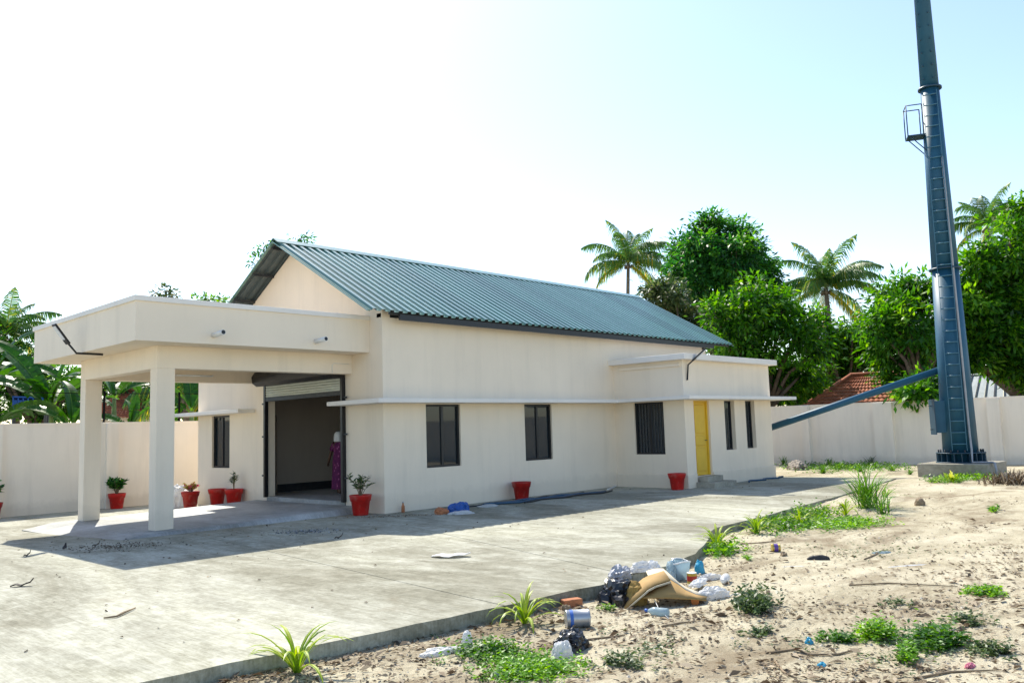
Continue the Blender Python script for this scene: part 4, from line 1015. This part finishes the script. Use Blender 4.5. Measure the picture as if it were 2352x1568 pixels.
lily(1738, 1225, 'striped lily where the concrete edge bends, among weeds', .50, 14, 3)
lily(1838, 1205, 'striped lily in bright ground cover under the concrete edge', .42, 12, 4)
lily(1942, 1182, 'striped lily beside the tall grass clump', .48, 13, 5)
lily(1648, 1262, 'striped lily tucked into the corner of the concrete edge', .52, 16, 6)
lily(2035, 1140, 'small striped lily just past the tall grass clump', .35, 10, 7)
lily(1538, 1300, 'small lily shoot behind the rubbish heap', .22, 8, 8)
def grassclump(u, v, L, n, label, seed, wd=.018, mat=m_grass, P=None, grp=None, spread=.10):
    P = G(u, v) if P is None else Vector(P); r = random.Random(seed); it = []
    for pts, wds, side in blade_set(seed, n, L, wd, 35, 88, 75):
        o = Vector((r.gauss(0, L*spread), r.gauss(0, L*spread), -.01)); it.append(([q+o for q in pts], wds, side, min(1, max(0, r.gauss(.4, .22)))))
    o = link('grass_clump', strips('grass_clump', it, mat)); o.location = P; tag(o, label, 'grass', grp); return o
grassclump(1995, 1165, .95, 120, 'tall spiky green grass clump at the concrete edge', 1, .022)
grassclump(2030, 1180, .55, 50, 'shorter grass clump leaning away beside the tall one', 2, .018)
for k, (u, v, L, n) in enumerate(((1890, 1088, .35, 70), (1930, 1080, .4, 60), (1840, 1078, .35, 50), (1975, 1085, .3, 50), (2050, 1083, .3, 50), (2010, 1078, .35, 40), (2090, 1090, .25, 40), (1800, 1068, .45, 40), (1905, 1070, .4, 40))):
    grassclump(u, v, L, n, 'low grass tuft growing along the foot of the back wall', 10+k, .02, grp='grass tufts by the back wall', P=on(u, v, 2, -.03))
grassclump(2186, 1085, .4, 24, 'lone yellow-green shoot in front of the pedestal', 40, .05, m_lily, P=on(2186, 1108, 2, -.03))
grassclump(1935, 1060, .5, 30, 'thin weed standing against the back wall', 41, .02, m_weed, P=on(2000, 1068, 2, -.03))
grassclump(2337, 1066, .6, 20, 'dark leafy weed at the wall right of the pedestal', 42, .05, m_weed, P=on(2340, 1066, 2, -.03))
def patch(u, v, ru, rv, n, L, mat, label, seed, hgt=.05, tint=.5, upr=.5, z=None):
    """ground cover filling an oval on the ground"""
    c = G(u, v) if z is None else on(u, v, 2, z); ex = (G(u+ru, v) if z is None else on(u+ru, v, 2, z))-c; ey = (G(u, v-rv) if z is None else on(u, v-rv, 2, z))-c
    r = np.random.default_rng(seed); P = []; nc = max(4, n//18); Dr = []; T = []
    cc = r.normal(0, .42, (nc, 2)); 
    for k in range(nc):
        for j in range(18):
            a, b = cc[k]+r.normal(0, .10, 2); x, y = c.x+ex.x*a+ey.x*b, c.y+ex.y*a+ey.y*b
            zz = sandz(x, y)
            if x < 13.85 and y > yfront(x)-.03: continue
            P.append((x-c.x, y-c.y, zz-c.z+abs(r.normal(0, hgt)))); q = r.uniform(0, 6.28); Dr.append((math.cos(q), math.sin(q), r.uniform(-.1, upr)))
            T.append(tint+.25*math.sin(k*1.7)+r.normal(0, .12))
    if not P: return None
    o = link('ground_cover', leafmesh('ground_cover', np.array(P), np.array(Dr), r.uniform(.6, 1.2, len(P))*L, L*.42, np.array(T), mat)); o.location = c
    tag(o, label, 'weeds', kind='stuff'); return o
patch(1130, 1500, 105, 22, 1500, .055, m_grass, 'leafy weed mat beside the white rags', 1, .045, .35)
patch(1225, 1535, 125, 28, 2600, .045, m_creep, 'bright green creeper mat below the black bag', 2, .035, .62)
patch(1190, 1552, 100, 22, 900, .045, m_creep, 'bright creeper at the near end of the mat', 3, .03, .55)
patch(1435, 1525, 50, 14, 350, .05, m_weed, 'small dull weed patch on the sand', 4, .04, .6)
patch(1735, 1395, 55, 25, 900, .07, m_weed, 'dark weed bush by the string from the rubbish heap', 5, .08, .45, .9)
patch(1745, 1458, 40, 10, 220, .05, m_weed, 'thin weed patch past the dark weed bush', 6, .03, .6)
patch(2020, 1462, 55, 16, 1300, .05, m_creep, 'bright round weed cushion on the open sand', 7, .06, .6)
patch(2150, 1480, 70, 22, 1700, .06, m_grass, 'leafy weeds with dark long leaves on the open sand', 8, .06, .25)
patch(1930, 1470, 60, 10, 400, .05, m_grass, 'trailing weeds leading to the bright cushion', 9, .03, .25)
patch(2090, 1512, 35, 12, 500, .05, m_creep, 'small bright weed tuft below the cushion', 10, .05, .5)
patch(2260, 1362, 55, 10, 900, .05, m_creep, 'bright creeping patch on bare sand', 11, .03, .55)
patch(2060, 1390, 45, 8, 160, .05, m_weed, 'few thin weeds on bare sand', 12, .03, .6)
patch(2270, 1500, 60, 14, 500, .05, m_weed, 'dull weeds with dry stalks', 13, .04, .5)
patch(2220, 1430, 60, 14, 400, .05, m_weed, 'sparse dull weeds above the leafy ones', 14, .04, .5)
patch(1930, 1205, 115, 14, 2600, .07, m_creep, 'bright creeping ground cover below the tall grass', 15, .04, .62)
patch(1790, 1208, 70, 16, 1500, .08, m_grass, 'weedy greenery along the concrete edge', 16, .07, .4, .9)
patch(1870, 1185, 60, 14, 1200, .08, m_grass, 'tangled weeds against the concrete edge', 17, .09, .5, .9)
patch(1660, 1268, 45, 14, 900, .08, m_creep, 'bright grass at the corner of the concrete edge', 18, .06, .45, .9)
patch(1715, 1282, 18, 5, 120, .05, m_creep, 'small green tuft by the corner of the edge', 19, .02, .5)
patch(1960, 1076, 150, 9, 3000, .10, m_grass, 'rough grass along the foot of the back wall', 20, .07, .45, .9, -.03)
patch(2235, 1101, 85, 6, 1400, .08, m_creep, 'bright grass in front of the chimney pedestal', 21, .06, .6, .9, -.03)
patch(2165, 1108, 45, 5, 600, .08, m_grass, 'grass at the pedestal corner', 22, .06, .6, .9, -.03)
patch(2280, 1171, 28, 4, 160, .08, m_creep, 'single green patch on the pale sand near the pedestal', 23, .03, .4, .5)
patch(1395, 1400, 25, 8, 120, .05, m_grass, 'tiny weeds beside the rubbish heap', 24, .03, .5)
patch(930, 1462, 90, 9, 420, .05, m_weed, 'weeds growing against the concrete edge', 25, .05, .35)
patch(1980, 1540, 240, 14, 200, .05, m_litter, 'brown dry stalks across the sand', 26, .02, .5)
patch(2050, 1480, 260, 60, 520, .045, m_weed, 'thin scattered weed sprigs over the open sand', 27, .03, .5)
patch(1950, 1260, 300, 30, 300, .05, m_weed, 'thin scattered sprigs on the sand before the pedestal', 28, .03, .4)
patch(1500, 1490, 160, 40, 260, .045, m_weed, 'thin scattered sprigs around the rubbish', 29, .03, .5)
# dry litter
def litter(n, seed):
    r = np.random.default_rng(seed); P = []; Dr = []; Ls = []; T = []
    while len(P) < n:
        u, v = r.uniform(250, 2450), 1120+460*r.random()**.8
        c = on(u, v, 2, -.1); x, y = c.x, c.y
        if x < 13.8 and y > yfront(x)-.03: continue
        dn = noise.noise(Vector((x*.8, y*.8, 4)))+.35*noise.noise(Vector((x*2.5, y*2.5, 7)))
        edge = math.exp(-max(0, yfront(x)-y)/.5) if x < 13 else 0
        if r.random() > .16+max(0, dn)*1.5+edge*.8: continue
        P.append((x, y, sandz(x, y)+.006)); q = r.uniform(0, 6.28); Dr.append((math.cos(q), math.sin(q), r.uniform(-.05, .35))); Ls.append(r.uniform(.02, .07)*(1.9 if r.random() < .10 else 1)); T.append(r.beta(1.6, 1.5))
    o = link('leaf_litter', leafmesh('leaf_litter', np.array(P), np.array(Dr), np.array(Ls), np.array(Ls)*.42, np.array(T), m_litter, .25)); tag(o, 'scattered dry brown leaves on the sand', 'leaf litter', kind='stuff')
litter(7500, 5)
def specks(n, seed):
    r = np.random.default_rng(seed); P = []; Dr = []; Ls = []; T = []
    while len(P) < n:
        x, y = r.uniform(-12, 12), r.uniform(-8.5, 4)
        if (x > -.1 and y > -.1) or y < yfront(x)+.1: continue
        near = math.exp(-abs(y)/.5) if x > 0 else math.exp(-max(0, math.hypot(x+4, y+.5)-1)/1.2)
        if r.random() > .10+.9*near: continue
        P.append((x, y, slab_z(x, y)+.004)); q = r.uniform(0, 6.28); Dr.append((math.cos(q), math.sin(q), r.uniform(0, .3))); Ls.append(r.uniform(.015, .06)); T.append(r.beta(1.2, 2.5))
    o = link('debris', leafmesh('debris', np.array(P), np.array(Dr), np.array(Ls), np.array(Ls)*.6, np.array(T), m_litter, .3)); tag(o, 'small dark crumbs of debris strewn on the concrete', 'debris', kind='stuff')
specks(420, 6)
# pebbles and bits of shell
pb = MB(); r_ = random.Random(4)
for _ in range(420):
    u, v = r_.uniform(300, 2400), r_.uniform(1150, 1560); c = on(u, v, 2, -.1)
    if c.x < 13.8 and c.y > yfront(c.x)-.05: continue
    s = r_.uniform(.008, .026); z = sandz(c.x, c.y); b = len(pb.v)
    pts = [(s, 0, 0), (0, s*.8, 0), (-s*1.1, 0, 0), (0, -s*.9, 0)]; a = r_.uniform(0, 6.28)
    pb.add([(c.x+x*math.cos(a)-y*math.sin(a), c.y+x*math.sin(a)+y*math.cos(a), z-.003) for x, y, _z in pts]+[(c.x+s*.2, c.y, z+s*.7)], [(0, 1, 4), (1, 2, 4), (2, 3, 4), (3, 0, 4)])
o = pb.build('pebbles', plain('pale_pebble', (.45, .40, .33), .9, 0, .4, 3)); tag(o, 'small pale pebbles scattered over the sand', 'pebbles', kind='stuff')

# ------------------------------------------------------------------ rubbish
def crumple(name, u, v, size, mat, label, cat, seed, rz=0, sharp=1.0, P=None, lift=0):
    P = G(u, v) if P is None else Vector(P); bm = bmesh.new(); bmesh.ops.create_icosphere(bm, subdivisions=4, radius=1)
    so = Vector((seed*3.1, seed*1.7, seed*.9)); sx, sy, sz = size
    for vt in bm.verts:
        c = vt.co.copy(); q = c*1.6+so
        d = 1+.35*sharp*noise.noise(q)+.30*sharp*abs(noise.noise(q*2.1))-.22*sharp*abs(noise.noise(q*4.3))
        c = c*d; z = max(-.25, c.z)
        if z < .1: z = -.25+(z+.25)*.35
        vt.co = Vector((c.x*sx, c.y*sy, (z+.25)*sz-.01))
    me = bpy.data.meshes.new(name); bm.to_mesh(me); bm.free(); me.materials.append(mat); me.polygons.foreach_set('use_smooth', [False]*len(me.polygons)); me.update()
    o = link(name, me); o.location = P+Vector((0, 0, lift)); o.rotation_euler = (0, 0, rz); tag(o, label, cat); return o
def tin(name, u, v, r, h, label, bodym, lidm, lying=True, rz=0, bandm=None, P=None, open_=False, bz=(.25, .75)):
    P = G(u, v) if P is None else Vector(P); t = thing(name, P, label, 'tin'); 
    R_ = (Matrix.Rotation(rz, 3, 'Z') @ Matrix.Rotation(rad(90), 3, 'Y')) if lying else Matrix.Identity(3)
    def put(nm, mb, mat):
        mb.v = [tuple(R_ @ Vector(q) + (Vector((0, 0, r-.008)) if lying else Vector((0, 0, -.005)))) for q in mb.v]; link(nm, mb.mesh(nm, mat), t)
    put('can_body', MB().lathe([(r, 0), (r, h*.04), (r*.97, h*.06), (r*.97, h*.94), (r, h*.96), (r, h)], 24, cap1=not open_), bodym)
    put('lid', MB().lathe([(r*.9, h-.004), (r*.98, h+.006), (r*.9, h+.008)], 24), lidm)
    if bandm: put('label_band', MB().lathe([(r*.985, h*bz[0]), (r*.985, h*bz[1])], 24, cap0=False, cap1=False), bandm)
    return t
# the heap by the concrete edge
hp0 = G(1460, 1365)
bar_ = tin('paint_tin', 1300, 1440, .085, .22, 'dented grey tin with blue patch lying on the sand', m_tin, m_tin, True, rad(-40), m_bluelabel, bz=(.16, .30))
single(MB().obox(G(1313, 1392)+Vector((0, 0, .035)), Vector((.10, -.04, 0)), Vector((.02, .05, 0)), (0, 0, .045)), 'broken_brick', m_brick, G(1313, 1392), 'broken orange brick by the concrete edge', 'brick', bevel=.008)
crumple('plastic_bag', 1428, 1380, (.28, .22, .20), p_black, 'black plastic sheet crumpled against the concrete edge', 'plastic sheet', 1, .5)
crumple('plastic_bag', 1425, 1352, (.20, .10, .12), p_grey, 'silvery plastic bag on top of the black sheet', 'plastic bag', 2, .2, 1.2, lift=.12)
crumple('plastic_bag', 1482, 1342, (.20, .08, .09), p_white, 'white crumpled wrapper along the top of the heap', 'wrapper', 3, -.3, 1.3, lift=.17)
crumple('brown_sack', 1456, 1386, (.11, .14, .19), m_sack, 'brown cloth sack slumped under the cardboard', 'sack', 4, .2, .8)
# cardboard: a creased sheet standing like a tent, its tan face towards the yard
def cardboard():
    g0 = G(1530, 1394); d0 = (g0-CAM).dot(FWD); t = thing('cardboard_sheet', g0, 'large bent tan cardboard sheet arched over the rubbish heap', 'cardboard')
    def face(nm, top, bot, mat, th=.012):
        mb = MB(); n = len(top)
        mid = [(a+b)/2+FWD*.02 for a, b in zip(top, bot)]
        mb.v = [tuple(q) for q in top+mid+bot]
        mb.f = [(r_*n+i, r_*n+i+1, (r_+1)*n+i+1, (r_+1)*n+i) for r_ in (0, 1) for i in range(n-1)]; mb.sm = [True]*len(mb.f)
        o = mb.build(nm, mat, t); m = o.modifiers.new('s', 'SOLIDIFY'); m.thickness = th; return o
    P_ = lambda u, v, k: D(u, v, d0+k)
    top = [P_(1500, 1348, .30), P_(1520, 1338, .30), P_(1540, 1333, .30), P_(1556, 1343, .27), P_(1575, 1357, .24), P_(1598, 1367, .2), P_(1624, 1372, .16)]
    bot = [P_(1478, 1374, .02), P_(1505, 1374, .0), P_(1530, 1374, .0), P_(1552, 1375, .0), P_(1575, 1376, .02), P_(1600, 1377, .04), P_(1622, 1380, .08)]
    face('face_panel', top, bot, m_card)
    back = [q+FWD*.45+Vector((0, 0, .03-.02*i)) for i, q in enumerate(top)]
    face('top_panel', [q+Vector((0, 0, .01)) for q in back], [q+Vector((0, 0, .006)) for q in top], m_cardw)
    l1 = [P_(1436, 1398, .02), P_(1465, 1373, .02), P_(1490, 1352, .06), P_(1505, 1344, .12), P_(1540, 1333, .20)]
    l0 = [q+FWD*.38+Vector((0, 0, -.01)) for q in l1]
    face('side_panel', l0, l1, m_card, .014)
    l2 = [q+Vector((.006, 0, -.022)) for q in l1]
    face('torn_edge', [q-FWD*.012 for q in l1], [q-FWD*.012 for q in l2], m_cardw, .01)
cardboard()
# open clear tub
def tub(u, v):
    P = G(u, v)+Vector((0, 0, .02)); t = thing('plastic_tub', P, 'crushed clear plastic tub standing behind the cardboard', 'tub', rz=.4)
    b = MB(); prof_ = [(.10, 0, .07), (.13, .10, .09), (.15, .22, .12)]; nn = 20
    for rx, z, ry in prof_:
        for k in range(nn): a = 2*math.pi*k/nn; q = 1+.10*math.sin(3*a+z*9); b.v.append((rx*q*math.cos(a)+z*.15, ry*q*math.sin(a), z-.03+.02*math.sin(2*a)))
    for i in range(2):
        for k in range(nn): b.f.append((i*nn+k, i*nn+(k+1) % nn, (i+1)*nn+(k+1) % nn, (i+1)*nn+k)); b.sm.append(True)
    b.f.append(tuple(range(nn-1, -1, -1))); b.sm.append(False)
    o = link('tub_body', b.mesh('tub_body', p_clear), t); s_ = o.modifiers.new('s', 'SOLIDIFY'); s_.thickness = .006
    rim = MB().tube([(.15*(1+.10*math.sin(3*a+1.98))*math.cos(a)+.033, .12*(1+.10*math.sin(3*a+1.98))*math.sin(a), .19+.02*math.sin(2*a)) for a in [2*math.pi*k/24 for k in range(25)]], .009, 6)
    link('rim', rim.mesh('rim', p_white), t)
tub(1565, 1330)
crumple('plastic_sheet', 1545, 1332, (.12, .08, .20), p_clear, 'curled clear plastic sheet beside the tub', 'plastic sheet', 6, .4, 1.0)
tin('food_tin', 1592, 1342, .06, .12, 'red and white food tin standing behind the cardboard', m_gold, m_tintop, False, 0, m_redlabel, P=G(1590, 1338))
crumple('blue_cup', 1607, 1315, (.075, .06, .13), p_cyan, 'crushed light blue cup past the food tin', 'cup', 8, .2, .6)
crumple('paper_scrap', 1630, 1330, (.16, .07, .06), p_white, 'torn white paper scrap past the blue cup', 'paper', 9, -.4, 1.4)
def bottle(u, v, Lb, r, mat, label, rz, cap=None):
    P = G(u, v); t = thing('plastic_bottle', P, label, 'bottle', rz=rz)
    R_ = Matrix.Rotation(rad(90), 3, 'Y'); mb = MB().lathe([(r*.8, 0), (r, .015), (r, Lb*.35), (r*.93, Lb*.42), (r, Lb*.5), (r*.98, Lb*.68), (r*.45, Lb*.88), (r*.35, Lb*.9), (r*.35, Lb)], 18)
    mb.v = [tuple(R_ @ Vector(q)+Vector((-Lb/2, 0, r-.006))) for q in mb.v]; link('bottle_body', mb.mesh('bottle_body', mat), t)
    c = MB().lathe([(r*.42, Lb-.02), (r*.42, Lb+.012)], 14); c.v = [tuple(R_ @ Vector(q)+Vector((-Lb/2, 0, r-.006))) for q in c.v]; link('cap', c.mesh('cap', cap or m_tintop), t)
bottle(1665, 1338, .24, .05, p_white, 'white plastic bottle lying past the heap', rad(200))
bottle(1510, 1412, .24, .042, p_clear, 'clear plastic bottle lying in front of the cardboard', rad(100), m_bluelabel)
crumple('plastic_bag', 1635, 1372, (.19, .10, .10), p_white, 'white bag with blue print at the end of the cardboard', 'plastic bag', 12, -.3, 1.1)
crumple('paper_scrap', 1605, 1352, (.22, .07, .05), p_white, 'flat white paper lying along the cardboard', 'paper', 13, .25, .9, lift=.06)
tin('orange_cup', 1597, 1388, .04, .09, 'small orange cup under the cardboard end', p_orange, p_orange, True, .6)
crumple('plastic_bag', 1315, 1488, (.18, .13, .13), p_black, 'glossy black plastic bag alone on the sand', 'plastic bag', 15, .3)
crumple('plastic_bag', 1292, 1508, (.10, .08, .11), p_white, 'small white bag leaning on the black bag', 'plastic bag', 16, .1)
crumple('white_rag', 1018, 1500, (.20, .07, .05), p_white, 'flat white rag near the weed mat', 'rag', 17, -.5, .8)
crumple('white_cup', 1073, 1487, (.055, .05, .13), p_white, 'white crushed cup beside the flat rag', 'cup', 18, .2, .5)
crumple('white_scrap', 1142, 1555, (.035, .03, .04), p_white, 'tiny white scrap in the bright creeper', 'scrap', 19)
tin('food_tin', 1773, 1266, .06, .11, 'gold and purple tin on the sand by the edge corner', m_gold, m_gold, True, rad(-50), m_purple)
crumple('black_shoe', 1880, 1285, (.15, .05, .06), m_shoe, 'flat dark rubber scrap on the leaf-strewn sand', 'rubber', 20, -.75, .5)
crumple('coconut_husk', 2113, 1160, (.10, .10, .13), m_wood, 'brown coconut husk lying on the pale sand', 'coconut husk', 21, 0, .4)
crumple('coconut_husk', 1300, 1400, (.05, .05, .05), m_wood, 'dark fibrous husk lump near the broken brick', 'husk', 22)
grassclump(2330, 1112, .42, 420, 'heap of brown dry coconut fibre at the pedestal', 60, .03, m_litter, P=on(2335, 1112, 2, -.04), spread=.8).name = 'dry_fibre_heap'
crumple('rubble_heap', 1835, 1070, (.6, .3, .28), plain('rubble_grey', (.25, .22, .19), .95, 0, .4, 12, .8), 'grey rubble heap against the back wall', 'rubble', 24, .6, 1.1, P=on(1832, 1080, 2, -.04))
crumple('white_sack', 415, 1160, (.42, .34, .50), p_white, 'white cement sack slumped behind the flowering pot', 'sack', 25, .3, .7, P=Gs(412, 1163, -.13))
crumple('cyan_scrap', 1966, 1078, (.10, .06, .12), p_cyan, 'cyan plastic scrap in the grass by the back wall', 'scrap', 26, 0, .7, P=on(1966, 1078, 2, -.04))
crumple('cyan_scrap', 1888, 1528, (.05, .03, .03), p_cyan, 'light blue wrapper scrap on the bare sand', 'scrap', 27)
crumple('teal_scrap', 1858, 1477, (.035, .03, .05), p_cyan, 'dark teal scrap by the trailing weeds', 'scrap', 28)
crumple('pink_scrap', 2228, 1530, (.07, .03, .03), plain('pink_plastic', (.50, .12, .18), .5), 'pink scrap below the dull weeds', 'scrap', 29)
crumple('wrapper', 2025, 1270, (.14, .05, .035), p_clear, 'pale blue wrapper among leaf litter', 'wrapper', 30, -.7)
crumple('wrapper', 1812, 1300, (.26, .03, .010), p_white, 'long white plastic strip on the sand', 'plastic strip', 31, -.72, .5)
crumple('wrapper', 2090, 1298, (.30, .05, .012), p_white, 'long white strip past the leaf litter', 'plastic strip', 32, -.62, .6)
crumple('dead_leaf', 1800, 1275, (.09, .04, .05), m_wood, 'curled brown dead leaf near the gold tin', 'leaf', 33, .4)
# things on the concrete
def curled(u, v, L, W_, mat, label, cat, rz, name, lift=.09, P=None):
    P = Gs(u, v) if P is None else P; mb = MB(); n = 9
    for i in range(n):
        t = i/(n-1); w_ = W_*math.sin(math.pi*(.08+.84*t)); z = .006+lift*max(0, t-.55)**2*4+.02*math.sin(t*7)**2
        mb.v += [((t-.5)*L, -w_/2, z+.012), ((t-.5)*L, 0, z), ((t-.5)*L, w_/2, z+.012)]
    for i in range(n-1):
        for k in (0, 1): mb.f.append((3*i+k, 3*i+k+1, 3*i+k+4, 3*i+k+3)); mb.sm.append(True)
    o = link(name, mb.mesh(name, mat)); o.location = P; o.rotation_euler = (0, 0, rz); s_ = o.modifiers.new('s', 'SOLIDIFY'); s_.thickness = .005; s_.offset = 1
    return tag(o, label, cat)
m_dleaf = plain('dark_dead_leaf', (.035, .028, .024), .8)
curled(50, 1346, .26, .09, m_dleaf, 'dark curled dead leaf on the sunlit concrete', 'leaf', rad(-35), 'dead_leaf')
curled(1035, 1278, .55, .30, p_white, 'white paper sheet lying on the concrete', 'paper', rad(-52), 'paper_sheet', .04)
curled(62, 1277, .10, .05, m_dleaf, 'small dark leaf at the porch shadow edge', 'leaf', 0, 'dead_leaf')
curled(148, 1260, .14, .06, m_dleaf, 'dark leaf in the porch shadow', 'leaf', 1, 'dead_leaf')
curled(220, 1254, .12, .06, m_dleaf, 'dark leaf in the porch shadow near the sweepings', 'leaf', -.5, 'dead_leaf')
curled(778, 1236, .14, .06, m_dleaf, 'reddish dark leaf at the shadow edge before the long wall', 'leaf', -.7, 'dead_leaf')
single(MB().tube([Gs(238, 1421)+Vector((0, 0, .012)), Gs(268, 1418)+Vector((0, 0, .016)), Gs(283, 1411)+Vector((0, 0, .02)), Gs(311, 1398)+Vector((0, 0, .014))], [.008, .011, .013, .007], 6), 'dry_stick', m_wood, Gs(275, 1412), 'bent dry stick on the sunlit concrete', 'stick')
# along the long wall: cables, hose, blue bag, bottle, rag
rr_ = random.Random(8)
def cable(x0, x1, y, mat, r, label, seed, name='cable'):
    q = random.Random(seed); pts = []
    n = 16
    for i in range(n): x = x0+(x1-x0)*i/(n-1); pts.append((x, y+.10*math.sin(i*1.1+seed)+q.uniform(-.03, .03), r+.002+.004*(i % 2)))
    single(MB().tube(pts, r, 7), name, mat, (x0, y, 0), label, 'cable' if mat is m_wire else 'hose')
cable(2.3, 5.6, -.78, m_hose, .028, 'blue hose lying before the long wall under the first windows', 1, 'hose')
cable(2.6, 6.6, -.95, m_hose, .026, 'second blue hose lying farther from the long wall', 2, 'hose')
cable(1.5, 6.2, -.58, m_wire, .016, 'black cable along the foot of the long wall', 3)
cable(3.2, 6.9, -1.08, m_wire, .02, 'black cable outermost before the long wall', 4)
cable(10.9, 13.3, -2.75, m_hose, .026, 'dark hose by the wall past the yellow door', 5, 'hose')
crumple('blue_bag', 1053, 1172, (.24, .13, .17), p_blue, 'crumpled blue bag at the foot of the long wall', 'bag', 40, -.6, .9, P=Gs(1056, 1174))
crumple('white_rag', 1062, 1178, (.28, .09, .06), p_white, 'white cloth edge under the blue bag', 'rag', 41, -.6, .9, P=Gs(1060, 1180))
crumple('mortar_lump', 1010, 1176, (.16, .12, .12), m_brick, 'reddish mortar lump beside the blue bag', 'mortar lump', 42, 0, .8, P=Gs(1014, 1180))
t = thing('glass_bottle', Gs(926, 1176), 'small brown bottle standing at the wall corner', 'bottle')
link('bottle_body', MB().lathe([(.035, 0), (.04, .01), (.038, .13), (.018, .17), (.016, .21)], 14).mesh('bottle_body', m_brick), t); link('cap', MB().lathe([(.018, .205), (.018, .235)], 12).mesh('cap', m_tin), t)
crumple('rubble_heap', 1130, 1165, (.30, .16, .05), plain('mortar_dust', (.42, .42, .40), .95, 0, .15, 9, .4), 'low heap of grey mortar at the long wall', 'mortar', 43, 0, .5, P=Gs(1120, 1163))
single(MB().bar(Gs(1396, 1125)+Vector((0, 0, .02)), Gs(1415, 1117)+Vector((0, 0, .02)), .04, .03), 'white_batten', m_pvc, Gs(1400, 1123), 'short white batten lying in the inner wall corner', 'batten')
# twigs on the sand
tw = [((1770, 1500), (1830, 1492), (1860, 1505), (1925, 1504), (1980, 1490)), ((1350, 1470), (1420, 1462), (1440, 1458)), ((1950, 1345), (2040, 1340), (2200, 1348)), ((1985, 1285), (2010, 1275), (2030, 1262)), ((1520, 1440), (1560, 1432), (1600, 1428)), ((2100, 1560), (2180, 1545), (2300, 1540)), ((1700, 1180+70), (1760, 1246), (1800, 1240)), ((560, 1560), (600, 1545), (640, 1535)), ((1780, 1520), (1800, 1545), (1830, 1560))]
tl = ['long wavy dry twig on the bare sand', 'straight dry twig past the black bag', 'half-buried straight stick across the pale sand', 'forked grey twig in the leaf litter', 'short twig below the clear bottle', 'pale stick at the bottom of the sand', 'dark twig below the weedy concrete edge', 'thin twig by the lone striped lily', 'curved dark wire on the sand']
for q, lb in zip(tw, tl):
    pts = [G(u, v)+Vector((0, 0, .010)) for u, v in q]; single(MB().tube(pts, [.009]*(len(pts)-1)+[.004], 5), 'dry_twig', m_wood, pts[0], lb, 'twig')
single(MB().tube([G(1485, 1375)+Vector((0, 0, .18)), G(1515, 1405)+Vector((0, 0, .02)), G(1540, 1425)+Vector((0, 0, .008))], .004, 5), 'string', m_pvc, G(1515, 1405), 'pale string trailing from the cardboard', 'string')
single(MB().tube([G(1672, 1372)+Vector((0, 0, .01)), G(1690, 1366)+Vector((0, 0, .02)), G(1712, 1372)+Vector((0, 0, .01)), G(1728, 1371)+Vector((0, 0, .01))], .007, 5), 'string', m_pvc, G(1690, 1368), 'white cord trailing from the printed bag', 'cord')

bpy.data.objects['dry_fibre_heap']['kind'] = 'stuff'
def sweep(u, v, rx, ry, n, mat, label, seed, lo, hi):
    c = Gs(u, v); r = np.random.default_rng(seed); q = r.normal(0, 1, (n, 2)); ca, sa = math.cos(RA), math.sin(RA)
    P = np.stack([(q[:, 0]*rx*ca-q[:, 1]*ry*sa), (q[:, 0]*rx*sa+q[:, 1]*ry*ca), .004+r.random(n)*.012], 1); a = r.uniform(0, 6.28, n)
    Ls = r.uniform(.015, .045, n); o = link('sweepings', leafmesh('sweepings', P, np.stack([np.cos(a), np.sin(a), r.uniform(0, .5, n)], 1), Ls, Ls*.6, r.uniform(lo, hi, n), mat, .3)); o.location = c; tag(o, label, 'sweepings', kind='stuff')
sweep(272, 1256, .42, .30, 420, m_litter, 'dark swept leaf crumbs in the porch shadow', 71, 0, .4)
sweep(705, 1221, .32, .20, 360, foliage('grey_grit', [(.05, .06, .07), (.12, .13, .15), (.25, .27, .30), (.4, .42, .45)], .02, .8), 'grey stone grit heaped in the shadow of the hall', 72, 0, 1)
sweep(905, 1186, .55, .10, 260, m_litter, 'rubble crumbs along the corner of the long wall', 73, 0, 1)
